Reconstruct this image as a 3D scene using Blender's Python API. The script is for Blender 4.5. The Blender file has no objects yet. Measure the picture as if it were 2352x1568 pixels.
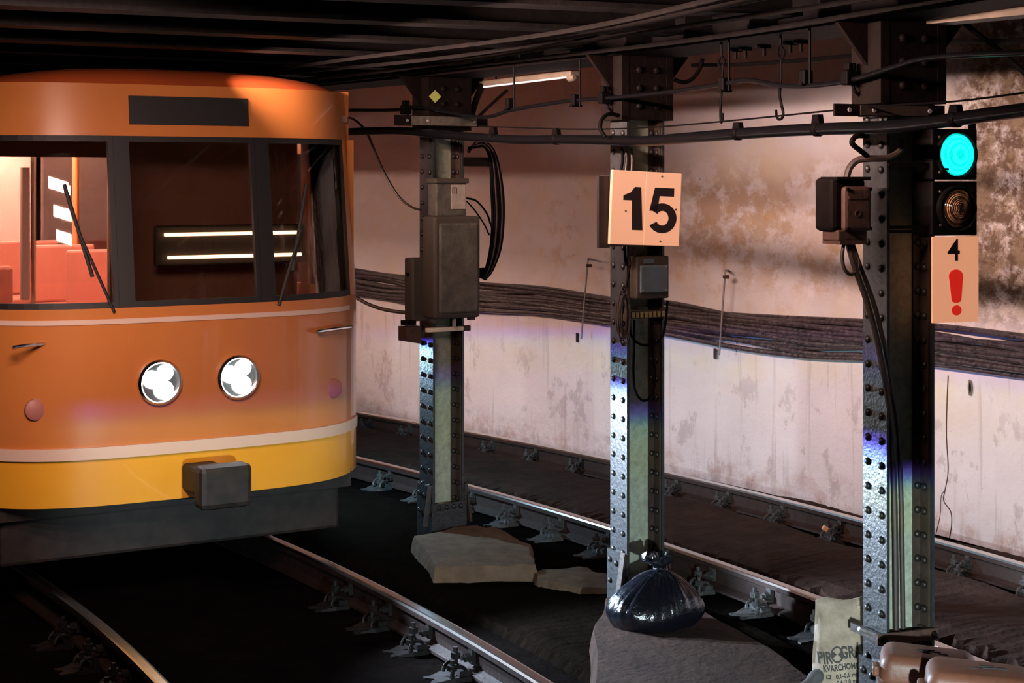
import bpy, bmesh, math, random
from mathutils import Vector, Matrix
random.seed(7)
C = bpy.context.scene
COL = C.collection
PI = math.pi

# ------------------------------------------------------------------ camera
F, UC, VH, CAMZ = 3863.0, 1176.0, 406.0, 2.088      # focal length in px, principal column, horizon row, eye height over the rails
cam_d = bpy.data.cameras.new('camera'); cam = bpy.data.objects.new('camera', cam_d); COL.objects.link(cam)
cam.location = (0, 0, CAMZ); cam.rotation_euler = (PI/2, 0, 0)
cam_d.sensor_width = 36; cam_d.lens = F/2352*36; cam_d.shift_y = -(784-VH)/2352
cam_d.clip_start = .05
C.camera = cam

# ------------------------------------------------------------------ plan of the curved tracks (s along, d across, measured from the near rail of the far track)
X0, Y0, PHI, K = 1.33821, 8.71867, 0.474787, 0.0450942
RAD = 1/K
CX, CY = X0-math.cos(PHI)/K, Y0-math.sin(PHI)/K
def head(s): return PHI+K*s
def cv(s, d, z=0.0):
    th = head(s)
    return Vector((CX+(RAD+d)*math.cos(th), CY+(RAD+d)*math.sin(th), z))
def at(u, v, d):
    """point on the curved vertical sheet at offset d that lies behind photo pixel u,v"""
    a = (u-UC)/F
    A = 1+a*a; B = -2*(a*CX+CY); Cc = CX*CX+CY*CY-(RAD+d)**2
    D = B*B-4*A*Cc
    Y = (-B+math.sqrt(max(D, 0)))/(2*A)
    return Vector((a*Y, Y, CAMZ+(VH-v)/F*Y))
def ground(u, v, z):
    Y = F*(CAMZ-z)/(v-VH)
    return Vector(((u-UC)/F*Y, Y, z))

# ------------------------------------------------------------------ world, exposure, lights
w = bpy.data.worlds.new('world'); C.world = w; w.use_nodes = True
w.node_tree.nodes['Background'].inputs[0].default_value = (.10, .06, .045, 1)
w.node_tree.nodes['Background'].inputs[1].default_value = 0.05
C.view_settings.view_transform = 'Standard'; C.view_settings.look = 'None'
C.view_settings.exposure = 0.0; C.view_settings.gamma = 1.0
C.view_settings.use_curve_mapping = False

def area(name, loc, target, size, size_y, power, col):
    l = bpy.data.lights.new(name, 'AREA'); l.shape = 'RECTANGLE'; l.size = size; l.size_y = size_y
    l.energy = power; l.color = col
    o = bpy.data.objects.new(name, l); COL.objects.link(o); o.location = loc
    o.rotation_euler = (Vector(target)-Vector(loc)).to_track_quat('-Z', 'Y').to_euler()
    return o
def beam(name, loc, target, power, col, tilt=(0, 0), angle=150, radius=.03, soft=.012):
    """headlamp-type beam with a cut-off plane through the lamp; the edge of such a beam is tinged violet and blue"""
    l = bpy.data.lights.new(name, 'SPOT'); l.energy = power; l.color = col
    l.spot_size = math.radians(angle); l.spot_blend = .3; l.shadow_soft_size = radius
    o = bpy.data.objects.new(name, l); COL.objects.link(o); o.location = loc
    o.rotation_euler = (Vector(target)-Vector(loc)).to_track_quat('-Z', 'Y').to_euler()
    l.use_nodes = True; nt = l.node_tree; N = nt.nodes; L = nt.links
    em = N['Emission']; geo = N.new('ShaderNodeNewGeometry')
    dot = N.new('ShaderNodeVectorMath'); dot.operation = 'DOT_PRODUCT'
    nrm = Vector((-tilt[0], -tilt[1], 1)).normalized()
    dot.inputs[1].default_value = nrm
    L.new(geo.outputs['Incoming'], dot.inputs[0])
    mr = N.new('ShaderNodeMapRange'); mr.inputs[1].default_value = -soft*6; mr.inputs[2].default_value = soft
    L.new(dot.outputs['Value'], mr.inputs[0])
    rp = N.new('ShaderNodeValToRGB'); L.new(mr.outputs[0], rp.inputs[0])
    e = rp.color_ramp.elements
    e[0].position = 0; e[0].color = (.97, .95, 1, 1)
    e[1].position = 1; e[1].color = (0, 0, 0, 1)
    for p, c in ((.12, (1, .97, .86)), (.40, (1, .97, .86)), (.68, (.9, 1.0, .98)), (.76, (.30, .58, 1.0)), (.86, (.24, .16, 1.0)), (.94, (.12, .05, .5))):
        q = e.new(p); q.color = (*c, 1)
    L.new(rp.outputs[0], em.inputs['Color'])
    return o

WARM = (1.0, .67, .58)
# row of warm station tubes under the ceiling of the near track, following the curve
for i in range(5):
    s = -2.4+.9*i
    a = cv(s, -2.4, 2.69)
    l = bpy.data.lights.new('station_tube_light', 'AREA'); l.shape = 'RECTANGLE'; l.size = .05; l.size_y = .9
    l.energy = 20.5 if i else 17; l.color = WARM; l.spread = math.radians(80)
    o = bpy.data.objects.new('station_tube_light', l); COL.objects.link(o); o.location = a
    n = Vector((math.cos(head(s)), math.sin(head(s)), 0)); t = Vector((-math.sin(head(s)), math.cos(head(s)), 0))
    zax = -(n*.9+t*.12+Vector((0, 0, -.17))).normalized()      # light looks along -Z
    yax = (t-zax*t.dot(zax)).normalized(); xax = yax.cross(zax)
    o.rotation_euler = Matrix((xax, yax, zax)).transposed().to_euler()

# added fill lights without fixtures, to brighten the head of the train
for i in range(3):
    s = -3.4+1.0*i
    area('added_train_fill', cv(s, -3.9, 2.72), cv(1.8, -3.0, 1.2), .9, .08, 8.5, WARM).data.spread = math.radians(80)
COOL = (.47, .80, 1.0)
lp = cv(3.6, -1.12, .98)
beam('added_wall_fill', lp, cv(2.2, 1.8, .95), 150, COOL, tilt=(.02, -.076), angle=178, soft=.017)  # unseen fill behind the train, added to whiten the lower wall
beam('added_column_fill', Vector((.9, 2.6, .98)), Vector((1.35, 8, .75)), 900, (.74, .94, .95), tilt=(0, -.014), angle=70, soft=.010)  # unseen fill outside the frame, added to light the column webs

# ------------------------------------------------------------------ materials
MATS = {}
def mat(name, base, rough=.6, metal=0.0, var=None, scale=8.0, amt=.5, bump=0.0, bscale=40.0, spec=.5, detail=6.0, coat=0.0):
    if name in MATS: return MATS[name]
    m = bpy.data.materials.new(name); m.use_nodes = True
    nt = m.node_tree; N = nt.nodes; L = nt.links; b = N['Principled BSDF']
    b.inputs['Base Color'].default_value = (*base, 1); b.inputs['Roughness'].default_value = rough
    b.inputs['Metallic'].default_value = metal; b.inputs['Specular IOR Level'].default_value = spec
    b.inputs['Coat Weight'].default_value = coat
    tc = N.new('ShaderNodeTexCoord')
    if var is not None:
        nz = N.new('ShaderNodeTexNoise'); nz.inputs['Scale'].default_value = scale; nz.inputs['Detail'].default_value = detail
        nz.inputs['Roughness'].default_value = .65
        L.new(tc.outputs['Object'], nz.inputs['Vector'])
        rp = N.new('ShaderNodeValToRGB'); L.new(nz.outputs['Fac'], rp.inputs[0])
        rp.color_ramp.elements[0].position = .5-.22*(1-amt)-.06; rp.color_ramp.elements[0].color = (*base, 1)
        rp.color_ramp.elements[1].position = .5+.22*(1-amt)+.10; rp.color_ramp.elements[1].color = (*var, 1)
        L.new(rp.outputs[0], b.inputs['Base Color'])
    if bump:
        n2 = N.new('ShaderNodeTexNoise'); n2.inputs['Scale'].default_value = bscale; n2.inputs['Detail'].default_value = 5
        L.new(tc.outputs['Object'], n2.inputs['Vector'])
        bp = N.new('ShaderNodeBump'); bp.inputs['Strength'].default_value = bump; bp.inputs['Distance'].default_value = .01
        L.new(n2.outputs['Fac'], bp.inputs['Height']); L.new(bp.outputs[0], b.inputs['Normal'])
    MATS[name] = m
    return m
def glow(name, col, strength):
    m = bpy.data.materials.new(name); m.use_nodes = True
    b = m.node_tree.nodes['Principled BSDF']; b.inputs['Base Color'].default_value = (*col, 1)
    b.inputs['Emission Color'].default_value = (*col, 1); b.inputs['Emission Strength'].default_value = strength
    b.inputs['Roughness'].default_value = .3
    MATS[name] = m
    return m
def glass(name, tint, rough=.02):
    m = bpy.data.materials.new(name); m.use_nodes = True
    nt = m.node_tree; N = nt.nodes; L = nt.links; N.remove(N['Principled BSDF'])
    out = N['Material Output']; mx = N.new('ShaderNodeMixShader'); tr = N.new('ShaderNodeBsdfTransparent'); gl = N.new('ShaderNodeBsdfGlossy')
    tr.inputs[0].default_value = (*tint, 1); gl.inputs['Roughness'].default_value = rough
    fr = N.new('ShaderNodeFresnel'); fr.inputs[0].default_value = 1.45
    L.new(fr.outputs[0], mx.inputs[0]); L.new(tr.outputs[0], mx.inputs[1]); L.new(gl.outputs[0], mx.inputs[2]); L.new(mx.outputs[0], out.inputs[0])
    MATS[name] = m
    return m

M_black = mat('black_paint', (.0045, .004, .004), .55, var=(.009, .007, .006), scale=14, amt=.3, bump=.25, spec=.08)
M_soot = mat('sooty_steel', (.004, .003, .0027), .6, var=(.010, .006, .005), scale=10, amt=.3, bump=.3, spec=.06)
M_ceil = mat('sooty_plaster', (.006, .005, .0045), .9, var=(.014, .010, .009), scale=3, amt=.4, bump=.4, bscale=20)
M_flange = mat('worn_grey_paint', (.022, .024, .027), .40, .0, var=(.009, .010, .011), scale=16, amt=.55, bump=.28, bscale=60, spec=.9)
M_web = mat('pale_green_paint', (.38, .42, .31), .5, var=(.22, .235, .18), scale=28, amt=.45, bump=.4, bscale=60)
M_angle = mat('brown_steel', (.026, .016, .011), .55, .0, var=(.05, .03, .02), scale=18, amt=.5, bump=.3)
M_rivet = mat('rivet_steel', (.016, .012, .010), .45, .0, var=(.008, .0065, .006), scale=40, amt=.4)
M_rust = mat('rusty_iron', (.045, .02, .012), .7, .1, var=(.09, .042, .024), scale=22, amt=.4, bump=.5)
M_railhead = mat('polished_rail', (.62, .60, .58), .22, 1.0)
M_railside = mat('rail_rust', (.026, .013, .010), .7, .1, var=(.045, .024, .018), scale=20, amt=.4, bump=.3)
M_fit = mat('dusty_fastening', (.11, .105, .105), .5, .2, var=(.03, .026, .022), scale=30, amt=.5, bump=.4)
M_fitd = mat('oily_fastening', (.008, .007, .007), .5, .2, var=(.015, .012, .012), scale=30, amt=.5, spec=.2)
M_railoil = mat('oily_rail_side', (.014, .008, .007), .6, .0, var=(.024, .014, .012), scale=20, amt=.4, bump=.3, spec=.12)
M_bed = mat('oily_trackbed', (.0025, .002, .002), .9, var=(.006, .0045, .004), scale=5, amt=.3, bump=.9, bscale=25, spec=.0)
M_dust = mat('brown_dust', (.048, .027, .020), .95, var=(.020, .012, .0095), scale=6, amt=.4, bump=.9, bscale=30, spec=.1)
M_conc = mat('dusty_concrete', (.17, .12, .08), .95, var=(.085, .06, .042), scale=9, amt=.35, bump=.8, bscale=30, spec=.1)
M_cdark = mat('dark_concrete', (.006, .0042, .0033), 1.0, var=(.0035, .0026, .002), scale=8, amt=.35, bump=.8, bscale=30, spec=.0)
M_cable = mat('black_cable', (.0025, .0025, .003), .28, spec=.16)
M_thin = mat('dull_black_cable', (.0025, .002, .002), .6, spec=.04)
M_wallcable = mat('dusty_cable', (.012, .0075, .008), .34, var=(.11, .085, .09), scale=30, amt=.45, bump=.5, bscale=45, spec=.8)
M_brcable = mat('brown_cable', (.055, .034, .026), .45, var=(.03, .02, .016), scale=20, amt=.4)
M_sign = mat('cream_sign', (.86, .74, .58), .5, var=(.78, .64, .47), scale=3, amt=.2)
M_signglow = mat('cream_sign_added_glow', (.40, .27, .20), .5, var=(.34, .22, .16), scale=3, amt=.2)
for m_, e_ in ((M_signglow, .62),):
    b_ = m_.node_tree.nodes['Principled BSDF']; b_.inputs['Emission Color'].default_value = (1, .42, .22, 1); b_.inputs['Emission Strength'].default_value = e_  # faint warm glow added to brighten both sign faces
M_signedge = mat('dark_sign_side', (.012, .006, .004), .6, var=(.02, .011, .008), scale=12)
M_digit = mat('digit_black', (.016, .008, .008), .45)
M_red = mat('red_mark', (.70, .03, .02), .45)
M_red.node_tree.nodes['Principled BSDF'].inputs['Emission Color'].default_value = (.9, .02, .01, 1); M_red.node_tree.nodes['Principled BSDF'].inputs['Emission Strength'].default_value = .5  # red glow added so the mark stays bright on its plate
M_screw = mat('screw', (.25, .2, .15), .4, .7)
M_greylid = mat('grey_lid', (.085, .105, .12), .35, var=(.06, .075, .085), scale=12, amt=.4)
M_woodbox = mat('stained_box', (.045, .028, .016), .6, var=(.025, .015, .010), scale=14, amt=.4, bump=.3)
M_boxgrey = mat('weathered_box', (.10, .088, .066), .6, var=(.035, .03, .022), scale=11, amt=.6, bump=.4)
M_boxrim = mat('box_rim', (.045, .034, .024), .6, var=(.05, .04, .03), scale=14, amt=.4, bump=.3)
M_paper = mat('label_paper', (.35, .29, .24), .8, var=(.22, .18, .15), scale=20)
M_brass = mat('brass', (.35, .24, .10), .4, .8)
M_rod = mat('galvanised_rod', (.36, .34, .34), .5, .4, var=(.2, .18, .17), scale=30)
M_white = mat('white_enamel', (.24, .19, .14), .5, var=(.15, .12, .085), scale=9, amt=.4)
M_bag = mat('black_plastic_film', (.005, .006, .010), .2, bump=.7, bscale=30, spec=.8)
M_sack = mat('dirty_sack', (.46, .37, .275), .8, var=(.17, .12, .08), scale=9, amt=.4, bump=.9, bscale=14)
M_ink = mat('sack_print', (.05, .045, .04), .8)
M_film = mat('grey_film', (.10, .10, .10), .35, bump=.4, bscale=20)
M_terra = mat('terracotta_plastic', (.17, .062, .034), .5, var=(.11, .04, .022), scale=10, amt=.4, bump=.15)
M_smudge = mat('lid_smudge', (.015, .01, .008), .7)
M_scrap = mat('orange_scrap', (.75, .32, .16), .6, var=(.8, .6, .45), scale=60)
M_sticker = mat('reflective_sticker', (.36, .40, .10), .4)
# train
M_orange = mat('orange_yellow_paint', (.60, .21, .05), .32, var=(.52, .165, .04), scale=2, amt=.2, coat=.3)
M_yellow = mat('yellow_paint', (.86, .42, .03), .32, var=(.78, .34, .02), scale=2, amt=.2, coat=.3)
M_roof = mat('orange_red_roof', (.45, .085, .018), .5, var=(.38, .07, .018), scale=3)
M_cream = mat('cream_trim', (.72, .52, .42), .4)
M_rubber = mat('window_rubber', (.012, .011, .011), .6)
M_under = mat('underframe', (.006, .005, .0045), .6, var=(.03, .022, .018), scale=10)
M_cab = mat('cab_lining', (.20, .12, .085), .7, var=(.15, .09, .065), scale=5)
M_saloon = mat('saloon_lining', (.72, .56, .52), .6)
M_seat = mat('seat_vinyl', (.42, .16, .12), .5)
M_chrome = mat('chrome', (.7, .68, .66), .18, 1.0)
M_glass = glass('windscreen_glass', (.82, .74, .70))
M_wheel = mat('wheel_steel', (.12, .10, .09), .4, .8)
G_lamp = glow('headlamp_light', (.93, .97, 1.0), 30)
G_tube = glow('saloon_tube', (1, .82, .74), 110)
G_cablamp = glow('cab_lamp', (1, .62, .34), 6)
G_fix = glow('cool_tube', (.9, .9, 1.0), .5)

def wall_material():
    m = bpy.data.materials.new('stained_plaster'); m.use_nodes = True
    nt = m.node_tree; N = nt.nodes; L = nt.links; b = N['Principled BSDF']
    b.inputs['Roughness'].default_value = .75; b.inputs['Specular IOR Level'].default_value = .25
    uv = N.new('ShaderNodeUVMap'); uv.uv_map = 'uv'
    sep = N.new('ShaderNodeSeparateXYZ'); L.new(uv.outputs[0], sep.inputs[0])
    def noise(sc, det=6, rough=.6, stretch=None, off=0):
        n = N.new('ShaderNodeTexNoise'); n.inputs['Scale'].default_value = sc; n.inputs['Detail'].default_value = det; n.inputs['Roughness'].default_value = rough
        mp = N.new('ShaderNodeMapping'); mp.inputs['Scale'].default_value = stretch or (1, 1, 1); mp.inputs['Location'].default_value = (off, off*.7, 0)
        L.new(uv.outputs[0], mp.inputs[0]); L.new(mp.outputs[0], n.inputs['Vector']); return n.outputs['Fac']
    def rng(x, a, c, o0=0, o1=1):
        n = N.new('ShaderNodeMapRange'); n.inputs[1].default_value = a; n.inputs[2].default_value = c; n.inputs[3].default_value = o0; n.inputs[4].default_value = o1
        L.new(x, n.inputs[0]); return n.outputs[0]
    def mul(a, c):
        n = N.new('ShaderNodeMath'); n.operation = 'MULTIPLY'
        L.new(a, n.inputs[0])
        if isinstance(c, float): n.inputs[1].default_value = c
        else: L.new(c, n.inputs[1])
        return n.outputs[0]
    def mixc(f, a, c):
        n = N.new('ShaderNodeMix'); n.data_type = 'RGBA'; L.new(f, n.inputs[0])
        if isinstance(a, tuple): n.inputs[6].default_value = (*a, 1)
        else: L.new(a, n.inputs[6])
        n.inputs[7].default_value = (*c, 1); return n.outputs[2]
    S, Z = sep.outputs[0], sep.outputs[1]
    col = mixc(rng(noise(1.3, 4), .35, .7), (.73, .70, .72), (.62, .585, .61))
    # ochre damp stains in the upper half
    och = mul(rng(noise(2.4, 10, .74), .44, .52), mul(rng(Z, 1.18, 1.5), rng(Z, 2.30, 2.0)))
    och = mul(och, mul(rng(S, 3.9, 3.1), rng(S, .7, 1.6)))
    col = mixc(mul(och, .72), col, (.40, .25, .13))
    oc2 = mul(mul(rng(noise(5, 8, .72, off=3), .52, .60), rng(Z, 1.0, 1.4)), mul(rng(Z, 2.3, 1.9), rng(S, 5.2, 4.4)))
    col = mixc(mul(oc2, .55), col, (.50, .31, .15))
    # pale patches where the plaster was scraped
    col = mixc(mul(mul(rng(noise(1.7, 5, .6, off=13), .56, .60), rng(Z, 1.2, 1.5)), .6), col, (.66, .60, .60))
    # soft ochre wash below the cables
    col = mixc(mul(mul(rng(noise(2.6, 5, .6, off=7), .48, .68), rng(Z, .35, .75)), .45), col, (.68, .58, .38))
    # heavy mould at the near end
    mould = mul(mul(rng(noise(4, 10, .75, off=5), .38, .54), rng(S, .95, .62)), rng(Z, 1.15, 1.4))
    col = mixc(mul(mould, .88), col, (.17, .11, .045))
    col = mixc(mul(mul(rng(noise(9, 10, .75, off=9), .46, .56), rng(S, .95, .62)), rng(Z, 1.1, 1.4)), col, (.13, .085, .06))
    # grey bare patches low down
    col = mixc(mul(mul(rng(noise(3.1, 9, .7, (1.5, .8, 1), 11), .55, .60), rng(Z, .95, .45)), .6), col, (.42, .37, .38))
    # vertical drips
    col = mixc(mul(mul(rng(noise(7, 4, .6, (2.2, .09, 1), 2), .57, .66), rng(Z, 1.1, .8)), .45), col, (.42, .38, .37))
    # rust at the foot
    col = mixc(mul(mul(rng(noise(6, 8, .7, off=4), .46, .70), .7), rng(Z, .12, -.10)), col, (.33, .15, .08))
    # small dark scuffs
    col = mixc(mul(rng(noise(16, 6, .7, off=6), .67, .71), .7), col, (.16, .12, .11))
    L.new(col, b.inputs['Base Color'])
    bp = N.new('ShaderNodeBump'); bp.inputs['Strength'].default_value = .45; bp.inputs['Distance'].default_value = .03
    L.new(noise(7, 8, .62), bp.inputs['Height']); L.new(bp.outputs[0], b.inputs['Normal'])
    return m
M_wall = wall_material()

def lens_material(name, col, strength, dark):
    m = bpy.data.materials.new(name); m.use_nodes = True
    nt = m.node_tree; N = nt.nodes; L = nt.links; b = N['Principled BSDF']
    tc = N.new('ShaderNodeTexCoord')
    wv = N.new('ShaderNodeTexWave'); wv.wave_type = 'RINGS'; wv.rings_direction = 'SPHERICAL'; wv.inputs['Scale'].default_value = 24; wv.inputs['Distortion'].default_value = 1.2; wv.inputs['Detail Scale'].default_value = 3
    L.new(tc.outputs['Object'], wv.inputs['Vector'])
    rp = N.new('ShaderNodeValToRGB'); L.new(wv.outputs['Fac'], rp.inputs[0])
    rp.color_ramp.elements[0].color = (*dark, 1); rp.color_ramp.elements[1].color = (*col, 1)
    rp.color_ramp.elements[0].position = .1; rp.color_ramp.elements[1].position = .6
    L.new(rp.outputs[0], b.inputs['Base Color']); b.inputs['Roughness'].default_value = .12
    if strength:
        L.new(rp.outputs[0], b.inputs['Emission Color']); b.inputs['Emission Strength'].default_value = strength
    MATS[name] = m
    return m
G_green = lens_material('green_lens', (.02, 1.0, .88), 1.0, (.0, .72, .66))
M_amberlens = lens_material('unlit_lens', (.34, .18, .09), 0, (.05, .028, .018))

# ------------------------------------------------------------------ mesh builder
class MB:
    def __init__(s): s.v = []; s.f = []
    def quad(s, *ps):
        i = len(s.v); s.v += [tuple(p) for p in ps]; s.f.append(tuple(range(i, i+len(ps)))); return s
    def box(s, a, b, M=None):
        x0, y0, z0 = a; x1, y1, z1 = b
        P = [(x0, y0, z0), (x1, y0, z0), (x1, y1, z0), (x0, y1, z0), (x0, y0, z1), (x1, y0, z1), (x1, y1, z1), (x0, y1, z1)]
        if M: P = [M @ Vector(p) for p in P]
        i = len(s.v); s.v += [tuple(p) for p in P]
        s.f += [tuple(i+k for k in q) for q in ((3, 2, 1, 0), (4, 5, 6, 7), (0, 1, 5, 4), (1, 2, 6, 5), (2, 3, 7, 6), (3, 0, 4, 7))]
        return s
    def bevbox(s, a, b, r, M=None, seg=2):
        bm = bmesh.new(); bmesh.ops.create_cube(bm, size=1)
        for v in bm.verts:
            v.co = Vector(((a[0]+b[0])/2+v.co.x*(b[0]-a[0]), (a[1]+b[1])/2+v.co.y*(b[1]-a[1]), (a[2]+b[2])/2+v.co.z*(b[2]-a[2])))
        bmesh.ops.bevel(bm, geom=bm.edges[:], offset=r, segments=seg, affect='EDGES', profile=.5)
        if M: bm.transform(M)
        return s.add_bm(bm)
    def add_bm(s, bm):
        bm.verts.index_update(); i = len(s.v); s.v += [tuple(v.co) for v in bm.verts]
        s.f += [tuple(i+v.index for v in f.verts) for f in bm.faces]; bm.free(); return s
    def tube(s, pts, r, n=8, cap=True):
        pts = [Vector(p) for p in pts]; m = len(pts)
        i0 = len(s.v); up = None
        for k, p in enumerate(pts):
            t = (pts[min(k+1, m-1)]-pts[max(k-1, 0)]).normalized()
            if up is None: up = Vector((0, 0, 1)) if abs(t.z) < .9 else Vector((1, 0, 0))
            a = t.cross(up)
            if a.length < 1e-4: a = t.orthogonal()
            a.normalize(); b = a.cross(t); up = b
            rr = r[k] if isinstance(r, (list, tuple)) else r
            for q in range(n):
                an = 2*PI*q/n; s.v.append(tuple(p+a*math.cos(an)*rr+b*math.sin(an)*rr))
        for k in range(m-1):
            for q in range(n):
                a = i0+k*n+q; b = i0+k*n+(q+1) % n
                s.f.append((a, b, b+n, a+n))
        if cap:
            s.f.append(tuple(i0+q for q in range(n))[::-1]); s.f.append(tuple(i0+(m-1)*n+q for q in range(n)))
        return s
    def cyl(s, p, q, r, n=12, r2=None):
        return s.tube([p, q], [r, r if r2 is None else r2], n)
    def lathe(s, prof, M=None, n=20):
        """prof: (radius, height) pairs about local z"""
        i0 = len(s.v)
        for (r, h) in prof:
            for q in range(n):
                p = Vector((r*math.cos(2*PI*q/n), r*math.sin(2*PI*q/n), h)); s.v.append(tuple(M @ p if M else p))
        for k in range(len(prof)-1):
            for q in range(n):
                a = i0+k*n+q; b = i0+k*n+(q+1) % n; s.f.append((a, b, b+n, a+n))
        s.f.append(tuple(i0+q for q in range(n))[::-1]); s.f.append(tuple(i0+(len(prof)-1)*n+q for q in range(n)))
        return s
    def prism(s, poly, y0, y1, M=None):
        """poly of (x,z), extruded along y"""
        n = len(poly); i = len(s.v)
        P = [Vector((x, y0, z)) for x, z in poly]+[Vector((x, y1, z)) for x, z in poly]
        s.v += [tuple(M @ p if M else p) for p in P]
        s.f.append(tuple(range(i, i+n))); s.f.append(tuple(range(i+2*n-1, i+n-1, -1)))
        for k in range(n):
            a = i+k; b = i+(k+1) % n; s.f.append((b, a, a+n, b+n))
        return s
    def sweep(s, prof, ss):
        """closed profile of (d,z) swept along the curve through the list of s"""
        i0 = len(s.v); n = len(prof)
        for q in ss:
            for d, z in prof: s.v.append(tuple(cv(q, d, z)))
        for k in range(len(ss)-1):
            for j in range(n):
                a = i0+k*n+j; b = i0+k*n+(j+1) % n; s.f.append((a, b, b+n, a+n))
        s.f.append(tuple(range(i0, i0+n))[::-1]); s.f.append(tuple(i0+(len(ss)-1)*n+j for j in range(n)))
        return s
    def build(s, name, m, parent=None, local=False, smooth=False):
        me = bpy.data.meshes.new(name)
        V = s.v
        if parent is not None and not local:
            inv = WM[parent.name].inverted(); V = [inv @ Vector(p) for p in V]
        me.from_pydata([tuple(p) for p in V], [], s.f)
        bm = bmesh.new(); bm.from_mesh(me); bmesh.ops.recalc_face_normals(bm, faces=bm.faces[:]); bm.to_mesh(me); bm.free()
        me.materials.append(m)
        if smooth:
            for p in me.polygons: p.use_smooth = True
            if smooth != 'all':
                me.set_sharp_from_angle(angle=math.radians(38))
        o = bpy.data.objects.new(name, me); COL.objects.link(o)
        if parent is not None:
            o.parent = parent; WM[o.name] = WM[parent.name]
        else: WM[o.name] = Matrix()
        return o
WM = {}
def tag(o, label=None, cat=None, group=None, kind=None):
    if label: o['label'] = label
    if cat: o['category'] = cat
    if group: o['group'] = group
    if kind: o['kind'] = kind
    return o
def thing(name, label, cat, loc=(0, 0, 0), rz=0.0, group=None):
    o = bpy.data.objects.new(name, None); COL.objects.link(o); o.location = loc; o.rotation_euler = (0, 0, rz); o.empty_display_size = .05
    WM[o.name] = Matrix.Translation(Vector(loc)) @ Matrix.Rotation(rz, 4, 'Z')
    return tag(o, label, cat, group)
def solo(name, mb, m, label, cat, group=None, smooth=False, kind=None):
    """a thing of one mesh: its origin goes to the middle of its base"""
    v = mb.v; lo = [min(p[i] for p in v) for i in range(3)]; hi = [max(p[i] for p in v) for i in range(3)]
    base = Vector(((lo[0]+hi[0])/2, (lo[1]+hi[1])/2, lo[2]))
    mb.v = [tuple(Vector(p)-base) for p in v]
    o = mb.build(name, m, smooth=smooth); o.location = base; WM[o.name] = Matrix.Translation(base)
    return tag(o, label, cat, group, kind)
def dup_tree(o, parent=None):
    c = o.copy(); COL.objects.link(c); c.parent = parent
    WM[c.name] = WM[o.name]
    for ch in list(o.children): dup_tree(ch, c)
    return c
def smoothpts(pts, n=6):
    """Catmull-Rom through the points"""
    P = [Vector(p) for p in pts]; P = [2*P[0]-P[1]]+P+[2*P[-1]-P[-2]]; out = []
    for i in range(1, len(P)-2):
        for k in range(n):
            t = k/n
            out.append(.5*((2*P[i])+(P[i+1]-P[i-1])*t+(2*P[i-1]-5*P[i]+4*P[i+1]-P[i+2])*t*t+(-P[i-1]+3*P[i]-3*P[i+1]+P[i+2])*t**3))
    out.append(P[-2]); return out
def text_mb(txt, size, M, bold=0.0, extrude=.0006, align='CENTER', shear=0):
    cu = bpy.data.curves.new('text', 'FONT'); cu.body = txt; cu.size = size; cu.extrude = extrude; cu.offset = bold; cu.align_x = align; cu.align_y = 'CENTER'; cu.resolution_u = 3; cu.shear = shear
    ob = bpy.data.objects.new('text', cu); COL.objects.link(ob)
    me = bpy.data.meshes.new_from_object(ob.evaluated_get(bpy.context.evaluated_depsgraph_get()))
    mb = MB(); mb.v = [tuple(M @ v.co) for v in me.vertices]; mb.f = [tuple(p.vertices) for p in me.polygons]
    bpy.data.objects.remove(ob); bpy.data.curves.remove(cu); bpy.data.meshes.remove(me)
    return mb
def frange(a, b, st):
    n = max(1, round((b-a)/st)); return [a+(b-a)*i/n for i in range(n+1)]

# ------------------------------------------------------------------ setting
BED = -.16                       # track bed under the rails
DW = 2.05                        # far wall
def struct(name, mb, m, smooth=False):
    o = mb.build(name, m, smooth=smooth); o['kind'] = 'structure'; return o
def uvsheet(d, s0, s1, z0, z1, ns, nz, thick):
    mb = MB(); S = [s0+(s1-s0)*i/ns for i in range(ns+1)]; Zs = [z0+(z1-z0)*i/nz for i in range(nz+1)]
    uvs = []
    for s in S:
        for z in Zs:
            wob = .006*math.sin(s*2.1+z*1.7)+.004*math.sin(s*5.3-z*3.1)
            mb.v.append(tuple(cv(s, d+wob, z))); uvs.append((s, z))
    n = nz+1
    for i in range(ns):
        for j in range(nz): mb.f.append((i*n+j, (i+1)*n+j, (i+1)*n+j+1, i*n+j+1))
    base = len(mb.v)
    for s in (s0, s1):
        pass
    # back skin for thickness
    for s in S:
        for z in (z0, z1): mb.v.append(tuple(cv(s, d+thick, z))); uvs.append((s, z))
    for i in range(ns): mb.f.append((base+2*i, base+2*i+1, base+2*i+3, base+2*i+2))
    for i in range(ns):
        mb.f.append((i*n, base+2*i, base+2*i+2, (i+1)*n)); mb.f.append((i*n+nz, (i+1)*n+nz, base+2*i+3, base+2*i+1))
    return mb, uvs
mbw, uvs = uvsheet(DW, -7, 13, BED-.1, 3.28, 120, 24, .3)
wr = struct('wall_right', mbw, M_wall, smooth='all')
MB().tube(smoothpts([at(u, v, DW+.002) for u, v in ((2178, 862), (2175, 930), (2174, 1000), (2178, 1080), (2171, 1125), (2168, 1150), (2184, 1175), (2186, 1205), (2180, 1240))], 5), .0042, 6).build('plaster_crack', M_rust, wr)
MB().tube(smoothpts([at(u, v, DW+.002) for u, v in ((2171, 1125), (2162, 1140), (2160, 1180), (2150, 1225))], 5), .003, 6).build('plaster_crack', M_rust, wr)
MB().tube(smoothpts([at(u, v, DW+.002) for u, v in ((1138, 962), (1146, 972), (1154, 978), (1160, 988))], 5), .0035, 6).build('plaster_crack', M_rust, wr)
ul = wr.data.uv_layers.new(name='uv')
for lp_ in wr.data.loops: ul.data[lp_.index].uv = uvs[lp_.vertex_index]
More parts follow.
